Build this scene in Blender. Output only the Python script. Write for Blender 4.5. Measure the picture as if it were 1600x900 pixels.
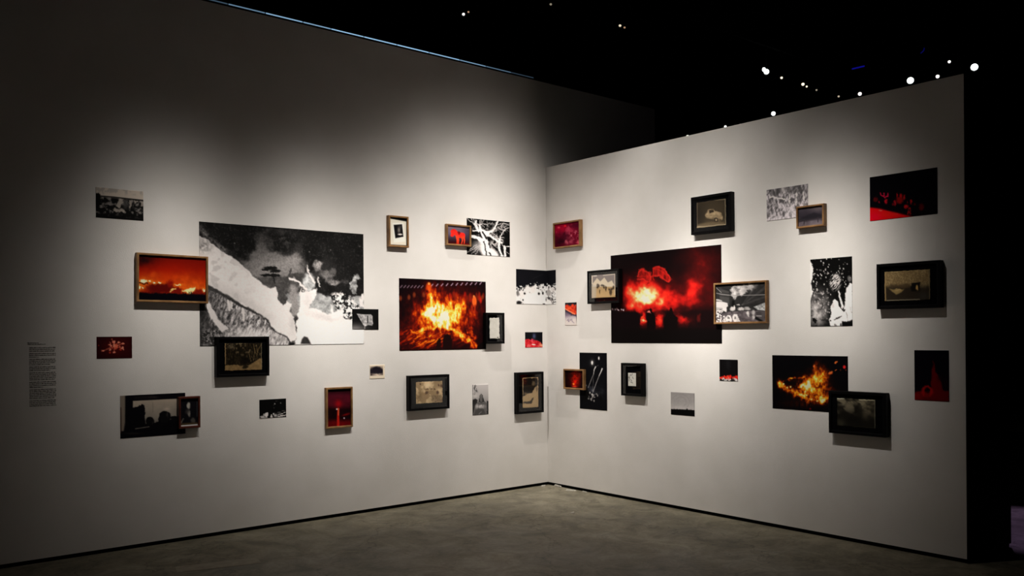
import bpy, bmesh, math, random
import numpy as np
from mathutils import Matrix, Vector

for o in list(bpy.data.objects):
    bpy.data.objects.remove(o)
SC = bpy.context.scene
COL = SC.collection
R = math.radians

# ------------------------------------------------------------------ camera
FOC = 1370.925
cam = bpy.data.cameras.new('camera')
cam.sensor_width = 36.0
cam.lens = 36.0 * FOC / 1600.0
cam.shift_y = (523.07 - 450.0) / 1600.0
cam.clip_end = 100
co = bpy.data.objects.new('camera', cam)
COL.objects.link(co)
yaw, roll = R(50.218), R(0.4)
fw = Vector((math.cos(yaw), math.sin(yaw), 0))
rt = Vector((math.sin(yaw), -math.cos(yaw), 0))
up = Vector((0, 0, 1))
M = Matrix((rt, up, -fw)).transposed().to_4x4()
co.matrix_world = Matrix.Translation((-6.0724, -6.7303, 1.55)) @ M @ Matrix.Rotation(-roll, 4, 'Z')
SC.camera = co

# ------------------------------------------------------------------ world, exposure
w = bpy.data.worlds.new('dark_hall')
w.use_nodes = True
w.node_tree.nodes['Background'].inputs[0].default_value = (0.0, 0.0, 0.0, 1)
SC.world = w
SC.view_settings.view_transform = 'Standard'
SC.view_settings.look = 'None'
SC.view_settings.gamma = 1
SC.view_settings.exposure = 0.0
SC.view_settings.use_curve_mapping = False

# ------------------------------------------------------------------ gallery spotlights (track above and in front of the walls)
def spot(name, loc, aim, power, cone, blend, color=(1.0, 0.945, 0.872), size=0.016, beam=None):
    """spot lamp; beam = half width (rad) of a soft bell-shaped beam profile, like the photometric file of a track lamp"""
    l = bpy.data.lights.new(name, 'SPOT')
    l.energy = power; l.spot_size = R(cone); l.spot_blend = blend
    l.color = color; l.shadow_soft_size = size
    if beam:
        l.use_nodes = True
        nt = l.node_tree; em = nt.nodes['Emission']
        tc = nt.nodes.new('ShaderNodeTexCoord'); sx = nt.nodes.new('ShaderNodeSeparateXYZ')
        nt.links.new(tc.outputs['Normal'], sx.inputs[0])
        prev = sx.outputs['Z']
        def op(kind, b=None):
            nonlocal prev
            m = nt.nodes.new('ShaderNodeMath'); m.operation = kind
            nt.links.new(prev, m.inputs[0])
            if b is not None: m.inputs[1].default_value = b
            prev = m.outputs[0]
        op('ABSOLUTE'); op('MINIMUM', 1.0); op('ARCCOSINE'); op('DIVIDE', beam); op('POWER', 2.0); op('MULTIPLY', -1.0)
        m = nt.nodes.new('ShaderNodeMath'); m.operation = 'POWER'; m.inputs[0].default_value = math.e
        nt.links.new(prev, m.inputs[1]); nt.links.new(m.outputs[0], em.inputs['Strength'])
    o = bpy.data.objects.new(name, l)
    COL.objects.link(o)
    o.location = loc
    o.rotation_euler = (Vector(aim) - Vector(loc)).to_track_quat('-Z', 'Y').to_euler()
    return o

KW = 39.5
for u, au, az, sg, pw in ((-3.72, -3.78, 1.82, .175, 9.60), (-2.74, -2.61, 1.66, .188, 17.43), (-1.80, -1.61, 1.74, .239, 12.85), (-0.93, -0.72, 2.57, .231, 6.3), (-0.45, -0.49, 0.82, .243, 12.3)):
    spot('wall_spot', (u, -2.0, 4.4), (au, 0, az), pw * KW, 100, 0.4, beam=sg)          # along the tall left wall
for u, au, az, sg, pw in ((0.62, 0.71, 1.00, .267, 13.75), (1.76, 2.02, 1.59, .148, 18.09), (2.32, 1.92, 2.10, .291, 7.23), (3.16, 3.18, 1.84, .165, 14.6)):
    spot('wall_spot', (-2.0, -u, 4.4), (0, -au, az), pw * KW, 100, 0.4, beam=sg)        # along the partition
# purple-blue effect light in the next room, on the floor behind the partition
spot('purple_spot', (2.6, -3.2, 4.9), (1.55, -4.1, 0.0), 240, 22, 0.5, (0.62, 0.42, 1.0))

# ------------------------------------------------------------------ materials
def lin(c):
    c = np.asarray(c, float) / 255.0
    return np.where(c <= 0.04045, c / 12.92, ((c + 0.055) / 1.055) ** 2.4)

def L4(c):
    return tuple(float(v) for v in lin(c)) + (1.0,)

def new_mat(name):
    m = bpy.data.materials.new(name); m.use_nodes = True
    nt = m.node_tree
    return m, nt, nt.nodes['Principled BSDF']

def noise_mat(name, ca, cb, scale, rough=0.6, spec=0.3, detail=5, bump=0.0, bscale=None, stretch=(1, 1, 1), lo=0.35, hi=0.65):
    m, nt, b = new_mat(name)
    tc = nt.nodes.new('ShaderNodeTexCoord')
    mp = nt.nodes.new('ShaderNodeMapping'); mp.inputs['Scale'].default_value = stretch
    nt.links.new(tc.outputs['Object'], mp.inputs[0])
    n = nt.nodes.new('ShaderNodeTexNoise'); n.inputs['Scale'].default_value = scale; n.inputs['Detail'].default_value = detail
    nt.links.new(mp.outputs[0], n.inputs['Vector'])
    r = nt.nodes.new('ShaderNodeValToRGB')
    r.color_ramp.elements[0].position = lo; r.color_ramp.elements[1].position = hi
    r.color_ramp.elements[0].color = L4(ca); r.color_ramp.elements[1].color = L4(cb)
    nt.links.new(n.outputs['Fac'], r.inputs[0]); nt.links.new(r.outputs[0], b.inputs['Base Color'])
    b.inputs['Roughness'].default_value = rough
    b.inputs['Specular IOR Level'].default_value = spec
    if bump:
        n2 = nt.nodes.new('ShaderNodeTexNoise'); n2.inputs['Scale'].default_value = bscale or scale * 3; n2.inputs['Detail'].default_value = 3
        nt.links.new(mp.outputs[0], n2.inputs['Vector'])
        bp = nt.nodes.new('ShaderNodeBump'); bp.inputs['Strength'].default_value = bump; bp.inputs['Distance'].default_value = 0.004
        nt.links.new(n2.outputs['Fac'], bp.inputs['Height']); nt.links.new(bp.outputs[0], b.inputs['Normal'])
    return m

M_WALL = noise_mat('white_wall_paint', (226, 222, 217), (233, 229, 225), 2.5, 0.85, 0.15, 6, 0.25, 160)
M_BLACK = noise_mat('black_stained_wood', (3, 3, 4), (7, 6, 7), 8, 0.5, 0.08, 4, 0.05, 60)
M_MAT = noise_mat('black_mat_board', (3, 3, 5), (6, 6, 8), 30, 0.9, 0.03)
M_WOOD = noise_mat('oak_frame_wood', (110, 78, 46), (150, 112, 72), 10, 0.5, 0.25, 6, 0.1, 60, (1, 1, 1))
M_REDWOOD = noise_mat('red_brown_frame_wood', (60, 24, 16), (88, 38, 24), 10, 0.45, 0.3, 6, 0.1, 60)
M_DARK = noise_mat('black_hall_paint', (8, 8, 9), (11, 11, 12), 3, 0.9, 0.1)
M_BASE = noise_mat('black_skirting_recess', (4, 4, 4), (7, 7, 7), 12, 0.9, 0.05)
M_METAL = noise_mat('black_lamp_metal', (10, 10, 11), (15, 15, 16), 20, 0.5, 0.4)
M_INK = noise_mat('dark_grey_vinyl_letters', (96, 90, 84), (112, 106, 100), 60, 0.6, 0.2)
M_CHIP = noise_mat('plaster_chip', (170, 165, 155), (205, 200, 190), 60, 0.9, 0.1)
M_TAPE = noise_mat('worn_grey_floor_tape', (150, 143, 128), (168, 160, 144), 14, 0.7, 0.2)

def floor_material():
    m, nt, b = new_mat('worn_concrete')
    N = nt.nodes; K = nt.links
    tc = N.new('ShaderNodeTexCoord')
    def noi(sc, det, dist=0.0, ro=0.6):
        n = N.new('ShaderNodeTexNoise'); n.inputs['Scale'].default_value = sc; n.inputs['Detail'].default_value = det
        n.inputs['Distortion'].default_value = dist; n.inputs['Roughness'].default_value = ro
        K.new(tc.outputs['Object'], n.inputs['Vector']); return n
    def ramp(src, p0, p1, c0, c1):
        r = N.new('ShaderNodeValToRGB'); r.color_ramp.elements[0].position = p0; r.color_ramp.elements[1].position = p1
        r.color_ramp.elements[0].color = c0; r.color_ramp.elements[1].color = c1
        K.new(src, r.inputs[0]); return r
    def mul(a, c, f=1.0):
        x = N.new('ShaderNodeMix'); x.data_type = 'RGBA'; x.blend_type = 'MULTIPLY'; x.inputs[0].default_value = f
        K.new(a, x.inputs[6]); K.new(c, x.inputs[7]); return x.outputs[2]
    W1 = (1, 1, 1, 1)
    base = ramp(noi(1.1, 8, 0.6).outputs['Fac'], 0.32, 0.68, L4((118, 112, 95)), L4((166, 158, 136))).outputs[0]
    blot = ramp(noi(3.3, 6, 1.2, 0.7).outputs['Fac'], 0.36, 0.6, (0.52, 0.52, 0.5, 1), W1).outputs[0]
    fine = ramp(noi(38, 5).outputs['Fac'], 0.3, 0.62, (0.78, 0.78, 0.78, 1), W1).outputs[0]
    spk = ramp(noi(9, 5, 2.5, 0.8).outputs['Fac'], 0.30, 0.40, (0.45, 0.43, 0.4, 1), W1).outputs[0]
    v = N.new('ShaderNodeTexVoronoi'); v.feature = 'DISTANCE_TO_EDGE'; v.inputs['Scale'].default_value = 0.55
    nd = noi(2.0, 5)
    wv = N.new('ShaderNodeVectorMath'); wv.operation = 'MULTIPLY_ADD'; wv.inputs[1].default_value = (0.9, 0.9, 0.9)
    K.new(nd.outputs['Color'], wv.inputs[0]); K.new(tc.outputs['Object'], wv.inputs[2]); K.new(wv.outputs[0], v.inputs['Vector'])
    crk = ramp(v.outputs['Distance'], 0.0, 0.006, (0.5, 0.48, 0.45, 1), W1).outputs[0]
    c = mul(mul(mul(mul(base, blot), fine), spk), crk)
    K.new(c, b.inputs['Base Color'])
    rr = ramp(noi(2.4, 5, 0.5).outputs['Fac'], 0.3, 0.7, (0.42, 0.42, 0.42, 1), (0.62, 0.62, 0.62, 1))
    K.new(rr.outputs[0], b.inputs['Roughness']); b.inputs['Specular IOR Level'].default_value = 0.3
    bp = N.new('ShaderNodeBump'); bp.inputs['Strength'].default_value = 0.25; bp.inputs['Distance'].default_value = 0.004
    K.new(noi(45, 4).outputs['Fac'], bp.inputs['Height']); K.new(bp.outputs[0], b.inputs['Normal'])
    return m
M_FLOOR = floor_material()

def print_material(name, rough, spec):
    m, nt, b = new_mat(name)
    a = nt.nodes.new('ShaderNodeVertexColor'); a.layer_name = 'ink'
    nt.links.new(a.outputs['Color'], b.inputs['Base Color'])
    b.inputs['Roughness'].default_value = rough; b.inputs['Specular IOR Level'].default_value = spec
    return m
M_PRINT = print_material('printed_photo_paper', 0.75, 0.03)

def glass_material():
    m, nt, b = new_mat('picture_glass')
    nt.nodes.remove(b)
    out = nt.nodes['Material Output']
    tr = nt.nodes.new('ShaderNodeBsdfTransparent'); gl = nt.nodes.new('ShaderNodeBsdfGlossy')
    gl.inputs['Roughness'].default_value = 0.0
    # Schlick reflectance of a pane (two surfaces), the same from both sides
    fr = nt.nodes.new('ShaderNodeLayerWeight'); fr.inputs['Blend'].default_value = 0.5
    pw = nt.nodes.new('ShaderNodeMath'); pw.operation = 'POWER'; pw.inputs[1].default_value = 5.0
    mu = nt.nodes.new('ShaderNodeMath'); mu.operation = 'MULTIPLY_ADD'; mu.inputs[1].default_value = 0.9; mu.inputs[2].default_value = 0.06; mu.use_clamp = True
    nt.links.new(fr.outputs['Facing'], pw.inputs[0])
    mx = nt.nodes.new('ShaderNodeMixShader')
    nt.links.new(pw.outputs[0], mu.inputs[0]); nt.links.new(mu.outputs[0], mx.inputs[0])
    nt.links.new(tr.outputs[0], mx.inputs[1]); nt.links.new(gl.outputs[0], mx.inputs[2])
    nt.links.new(mx.outputs[0], out.inputs[0])
    return m
M_GLASS = glass_material()

def emit_mat(name, col, strength):
    m, nt, b = new_mat(name)
    b.inputs['Base Color'].default_value = (0.02, 0.02, 0.02, 1)
    b.inputs['Emission Color'].default_value = tuple(col) + (1,)
    b.inputs['Emission Strength'].default_value = strength
    return m

# ------------------------------------------------------------------ mesh helpers
def tag(o, label=None, cat=None, group=None, kind=None):
    if label: o['label'] = label
    if cat: o['category'] = cat
    if group: o['group'] = group
    if kind: o['kind'] = kind
    return o

def link(name, me, mat=None, parent=None, loc=(0, 0, 0), rotz=0.0):
    o = bpy.data.objects.new(name, me)
    COL.objects.link(o)
    if mat is not None and me is not None:
        me.materials.append(mat)
    o.location = loc; o.rotation_euler = (0, 0, rotz)
    if parent: o.parent = parent
    return o

def mesh(name, verts, faces):
    me = bpy.data.meshes.new(name); me.from_pydata([tuple(v) for v in verts], [], faces); me.update(); return me

def box_data(x0, x1, y0, y1, z0, z1, base=0):
    v = [(x, y, z) for x in (x0, x1) for y in (y0, y1) for z in (z0, z1)]
    f = [(0, 1, 3, 2), (4, 6, 7, 5), (0, 4, 5, 1), (2, 3, 7, 6), (0, 2, 6, 4), (1, 5, 7, 3)]
    return v, [tuple(i + base for i in q) for q in f]

def box(name, x0, x1, y0, y1, z0, z1, mat, parent=None, loc=(0, 0, 0), rotz=0.0, bevel=0.0):
    v, f = box_data(x0, x1, y0, y1, z0, z1)
    me = mesh(name, v, f)
    if bevel:
        bm = bmesh.new(); bm.from_mesh(me)
        bmesh.ops.bevel(bm, geom=bm.edges[:], offset=bevel, segments=2, affect='EDGES'); bm.to_mesh(me); bm.free()
    return link(name, me, mat, parent, loc, rotz)

def struct(o):
    o['kind'] = 'structure'; return o

# ------------------------------------------------------------------ the room shell
TH = 3.272          # partition height
TL = 4.150          # tall wall height
YE = -4.178         # outer end of the partition
TP = 0.70           # partition thickness
GAP = 0.030
struct(box('floor', -10, 13.5, -9, 8.5, -0.1, 0, M_FLOOR))
struct(box('ceiling', -10, 13.5, -9, 8.5, 6.1, 6.3, M_DARK))
struct(box('wall_back', -10, 13.5, 8.3, 8.5, 0, 6.1, M_DARK))
struct(box('wall_side', 13.3, 13.5, -9, 8.3, 0, 6.1, M_DARK))
struct(box('wall_left', -8.5, 1.70, 0, 0.30, GAP, TL, M_WALL))
struct(box('wall_right', 0, TP - 0.02, YE + 0.012, 0, GAP, TH, M_WALL))
# black end panel and black back skin of the partition
struct(box('trim_1', 0.002, TP - 0.02, YE, YE + 0.012, GAP, TH, M_DARK))
struct(box('trim_2', TP - 0.02, TP, YE, 0, GAP, TH, M_DARK))
struct(box('trim_3', -8.5, 1.70, -0.004, 0.30, TL, TL + 0.014, M_BASE))
struct(box('baseboard_left', -8.5, 1.70, 0.010, 0.29, 0, GAP, M_BASE))
struct(box('baseboard_right', 0.010, TP - 0.01, YE + 0.01, 0.010, 0, GAP, M_BASE))

# ------------------------------------------------------------------ picture painter
def _hash_grid(h, w_, seed):
    return np.random.RandomState(seed).rand(h, w_)

def vnoise(x, y, seed):
    g = _hash_grid(64, 64, seed)
    xi = np.floor(x).astype(int); yi = np.floor(y).astype(int)
    fx = x - xi; fy = y - yi
    fx = fx * fx * (3 - 2 * fx); fy = fy * fy * (3 - 2 * fy)
    a = g[yi % 64, xi % 64]; b = g[yi % 64, (xi + 1) % 64]; c = g[(yi + 1) % 64, xi % 64]; d = g[(yi + 1) % 64, (xi + 1) % 64]
    return (a * (1 - fx) + b * fx) * (1 - fy) + (c * (1 - fx) + d * fx) * fy

def sstep(a, b, x):
    t = np.clip((x - a) / (b - a + 1e-12), 0, 1)
    return t * t * (3 - 2 * t)

class Pic:
    """colour field on the vertices of a picture, drawn in the units of its sketch (corner list q)"""
    def __init__(s, q, nx, ny, base, gain=1.2, seed=1):
        s.nx, s.ny, s.gain, s.seed = nx, ny, gain, seed
        u, v = np.meshgrid(np.linspace(0, 1, nx), np.linspace(0, 1, ny))
        s.U, s.V = u, v
        q = np.array(q, float)
        P = (q[0] * ((1 - u) * (1 - v))[..., None] + q[1] * (u * (1 - v))[..., None] + q[2] * (u * v)[..., None] + q[3] * ((1 - u) * v)[..., None])
        s.X, s.Y = P[..., 0].copy(), P[..., 1].copy()
        s.X0, s.Y0 = s.X.copy(), s.Y.copy()
        s.img = np.zeros((ny, nx, 3)) + np.array(base, float)
        s.px = abs(q[1][0] - q[0][0]) / nx      # sketch units per cell
    def n(s, sc, seed=0, oc=3, st=(1, 1), rot=0.0):
        c, d = math.cos(rot), math.sin(rot)
        x = (s.X0 * c + s.Y0 * d) / (sc * st[0]); y = (-s.X0 * d + s.Y0 * c) / (sc * st[1])
        t = 0; a = 1; tot = 0
        for i in range(oc):
            t = t + a * vnoise(x * 2 ** i + 7.3 * i + 100, y * 2 ** i + 3.1 * i + 100, s.seed * 31 + seed * 7 + i); tot += a; a *= 0.55
        t = t / tot
        return np.clip((t - 0.5) * 1.7 + 0.5, 0, 1)
    def warp(s, amp=0, sc=30, seed=50):
        if amp == 0:
            s.X, s.Y = s.X0.copy(), s.Y0.copy()
        else:
            s.X = s.X0 + amp * 2 * (s.n(sc, seed) - 0.5); s.Y = s.Y0 + amp * 2 * (s.n(sc, seed + 1) - 0.5)
        return s
    def g(s, cx, cy, rx, ry, rot=0.0):
        c, d = math.cos(rot), math.sin(rot)
        x = s.X - cx; y = s.Y - cy
        return np.exp(-(((x * c + y * d) / rx) ** 2 + ((-x * d + y * c) / ry) ** 2))
    def el(s, cx, cy, rx, ry, soft=0.25, rot=0.0):
        c, d = math.cos(rot), math.sin(rot)
        x = s.X - cx; y = s.Y - cy
        r = np.sqrt(((x * c + y * d) / rx) ** 2 + ((-x * d + y * c) / ry) ** 2)
        return 1 - sstep(1 - soft, 1 + soft, r)
    def _seg(s, a, b):
        ax, ay = a; bx, by = b
        dx, dy = bx - ax, by - ay
        t = np.clip(((s.X - ax) * dx + (s.Y - ay) * dy) / (dx * dx + dy * dy + 1e-9), 0, 1)
        return np.hypot(s.X - ax - t * dx, s.Y - ay - t * dy), t
    def po(s, pts, soft=None):
        soft = soft or 1.2 * s.px
        ins = np.zeros(s.X.shape, bool); dist = np.full(s.X.shape, 1e9)
        k = len(pts)
        for i in range(k):
            a, b = pts[i], pts[(i + 1) % k]
            dist = np.minimum(dist, s._seg(a, b)[0])
            if a[1] != b[1]:
                c = ((a[1] > s.Y) != (b[1] > s.Y)) & (s.X < (b[0] - a[0]) * (s.Y - a[1]) / (b[1] - a[1]) + a[0])
                ins ^= c
        return sstep(-soft, soft, np.where(ins, dist, -dist))
    def li(s, pts, wd, soft=None, end=None):
        soft = soft or 1.0 * s.px
        m = np.zeros(s.X.shape); k = len(pts) - 1; end = wd if end is None else end
        for i in range(k):
            d, t = s._seg(pts[i], pts[i + 1])
            ww = 0.5 * (wd + (end - wd) * (i + t) / k)
            m = np.maximum(m, 1 - sstep(ww - soft, ww + soft, d))
        return m
    def pc(s, mask, col):
        mask = np.clip(mask, 0, 1)[..., None]
        col = np.array(col, float)
        s.img = s.img * (1 - mask) + col * mask
        return s
    def grad(s, stops, axis='y', mask=None):
        c = s.Y if axis == 'y' else s.X
        p = [t[0] for t in stops]
        im = np.stack([np.interp(c, p, [t[1][k] for t in stops]) for k in range(3)], -1)
        if mask is None: s.img = im
        else: s.img = s.img * (1 - mask[..., None]) + im * mask[..., None]
        return s
    def ramp(s, I, stops, mask=None):
        p = [t[0] for t in stops]
        im = np.stack([np.interp(I, p, [t[1][k] for t in stops]) for k in range(3)], -1)
        if mask is None: s.img = im
        else: s.img = s.img * (1 - mask[..., None]) + im * mask[..., None]
        return s
    def shade(s, f):
        s.img = s.img * f[..., None]; return s
    def linear(s):
        return np.clip(lin(np.clip(s.img, 0, 255)) * s.gain, 0.0006, 0.86)

HEAT = [(0, (10, 4, 7)), (.18, (60, 9, 8)), (.36, (140, 24, 6)), (.55, (222, 88, 12)), (.74, (250, 165, 36)), (.9, (255, 215, 90)), (1.15, (255, 248, 205))]
REDS = [(0, (14, 7, 8)), (.2, (70, 10, 10)), (.42, (195, 24, 20)), (.6, (245, 50, 32)), (.78, (255, 130, 75)), (.92, (255, 215, 140)), (1.1, (255, 250, 205))]

def gz(*c):
    return c if len(c) == 3 else (c[0], c[0] * 0.97, c[0] * 0.96)

# ------------------------------------------------------------------ picture sheets as meshes
def sheet_mesh(name, pic, W, H, thick, deckle=0.0, bend=None):
    """coloured sheet with real thickness, local origin bottom-left, outward = -y. bend: width before an inside corner"""
    nx, ny = pic.nx, pic.ny
    U, V = pic.U.copy(), pic.V.copy()
    if deckle:
        rs = np.random.RandomState(pic.seed + 5)
        def edge(k):
            e = rs.rand(k); e = 0.5 * e + 0.5 * np.convolve(np.pad(e, 2, 'edge'), np.ones(5) / 5, 'valid'); return (e - 0.5) * 2 * deckle
        t, b_, l_, r_ = edge(nx), edge(nx), edge(ny), edge(ny)
        wv = (1 - V) ** 6; V = V + wv * t[None, :] / H + pic.V ** 6 * b_[None, :] / H
        U = U + (1 - pic.U) ** 6 * l_[:, None] / W + pic.U ** 6 * r_[:, None] / W
    x = U * W; z = (1 - V) * H; y = np.full_like(x, -thick)
    def place(x, y, z):
        if bend is None: return np.stack([x, y, z], -1)
        a = x <= bend
        # past the corner the sheet turns towards the room (-y), its outward side faces -x
        return np.stack([np.where(a, np.minimum(x, bend - thick), bend + y), np.where(a, y, bend - x + np.where(a, 0, 0)), z], -1)
    front = place(x, y, z).reshape(-1, 3)
    idx = np.arange(nx * ny).reshape(ny, nx)
    q = np.stack([idx[:-1, :-1], idx[1:, :-1], idx[1:, 1:], idx[:-1, 1:]], -1).reshape(-1, 4)
    loop = np.concatenate([idx[0, :], idx[1:, -1], idx[-1, -2::-1], idx[-2:0:-1, 0]])
    back = place(x, np.zeros_like(y), z).reshape(-1, 3)[loop]
    nb = nx * ny; m = len(loop)
    k = np.arange(m); k2 = (k + 1) % m
    side = np.stack([loop[k], loop[k2], nb + k2, nb + k], -1)
    verts = np.concatenate([front, back]); faces = np.concatenate([q, side])
    me = bpy.data.meshes.new(name)
    me.vertices.add(len(verts)); me.vertices.foreach_set('co', verts.astype('f4').ravel())
    me.loops.add(faces.size); me.loops.foreach_set('vertex_index', faces.astype('i4').ravel())
    me.polygons.add(len(faces)); me.polygons.foreach_set('loop_start', np.arange(0, faces.size, 4, dtype='i4'))
    me.polygons.foreach_set('loop_total', np.full(len(faces), 4, 'i4'))
    me.update(calc_edges=True); me.validate()
    c = pic.linear().reshape(-1, 3)
    c = np.concatenate([c, c[loop]])
    at = me.color_attributes.new('ink', 'FLOAT_COLOR', 'POINT')
    at.data.foreach_set('color', np.concatenate([c, np.ones((len(c), 1))], 1).astype('f4').ravel())
    return me

def wall_pose(wall, u, z, off=0.0):
    return ((u, -off, z), 0.0) if wall == 'L' else ((-off, -u, z), -math.pi / 2)

def flat_print(wall, rect, pic, label, off=0.0, thick=0.002, bend=None):
    u0, u1, z0, z1 = rect
    loc, rz = wall_pose(wall, u0, z0, off + 0.0004)
    o = link('photo_print', sheet_mesh('photo_print', pic, u1 - u0, z1 - z0, thick, bend=bend), M_PRINT, None, loc, rz)
    return tag(o, label, 'photo', 'photographs on the gallery walls')

def frame_mesh(W, H, rail, depth, lip=0.0025):
    """mitred frame moulding, outward -y, from the wall to depth; a small chamfer on both edges of the face"""
    prof = [(0, 0), (0, -depth + lip), (lip, -depth), (rail - lip, -depth), (rail, -depth + lip), (rail, 0)]
    corners = [(0, 0, 1, 1), (W, 0, -1, 1), (W, H, -1, -1), (0, H, 1, -1)]
    v = []; f = []
    for (cx, cz, sx, sz) in corners:
        for a, y in prof: v.append((cx + sx * a, y, cz + sz * a))
    k = len(prof)
    for i in range(4):
        j = (i + 1) % 4
        for p in range(k - 1):
            f.append((i * k + p, i * k + p + 1, j * k + p + 1, j * k + p))
    me = mesh('frame', v, f)
    bm = bmesh.new(); bm.from_mesh(me); bmesh.ops.recalc_face_normals(bm, faces=bm.faces[:]); bm.to_mesh(me); bm.free()
    return me

def framed(wall, rect, depth, rail, mat, pic, label, photo=None, tilt=0.0, off=0.0, deckle=0.0, recess=0.016, glazed=None):
    """framed_photo > frame, mat, photo, glass"""
    u0, u1, z0, z1 = rect; W, H = u1 - u0, z1 - z0
    glazed = (mat is M_BLACK) if glazed is None else glazed
    loc, rz = wall_pose(wall, u0, z0, off + 0.0006)
    e = link('framed_photo', None, None, None, loc, rz)
    e.rotation_euler = (0, R(-tilt), rz)
    tag(e, label, 'framed photo', 'photographs on the gallery walls')
    link('frame', frame_mesh(W, H, rail, depth), mat, e)
    i0 = rail - 0.002
    yb = -(depth - recess)
    box('mat', i0, W - i0, yb, yb + 0.004, i0, H - i0, M_MAT, e)
    box('backing', 0.004, W - 0.004, -0.004, -0.0005, 0.004, H - 0.004, M_MAT, e)
    if photo is None: p = (i0, W - i0, i0, H - i0)
    else: p = (photo[0] * W, photo[1] * W, (1 - photo[3]) * H, (1 - photo[2]) * H)
    link('photo', sheet_mesh('photo', pic, p[1] - p[0], p[3] - p[2], 0.0012, deckle), M_PRINT, e, (p[0], yb - 0.0002, p[2]))
    yg = -(depth - 0.005)
    if glazed: link('glass', mesh('glass', [(i0, yg, i0), (W - i0, yg, i0), (W - i0, yg, H - i0), (i0, yg, H - i0)], [(0, 1, 2, 3)]), M_GLASS, e)
    return e

DB, DW, DS = 0.050, 0.042, 0.033      # depth of black and of wooden frames

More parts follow.
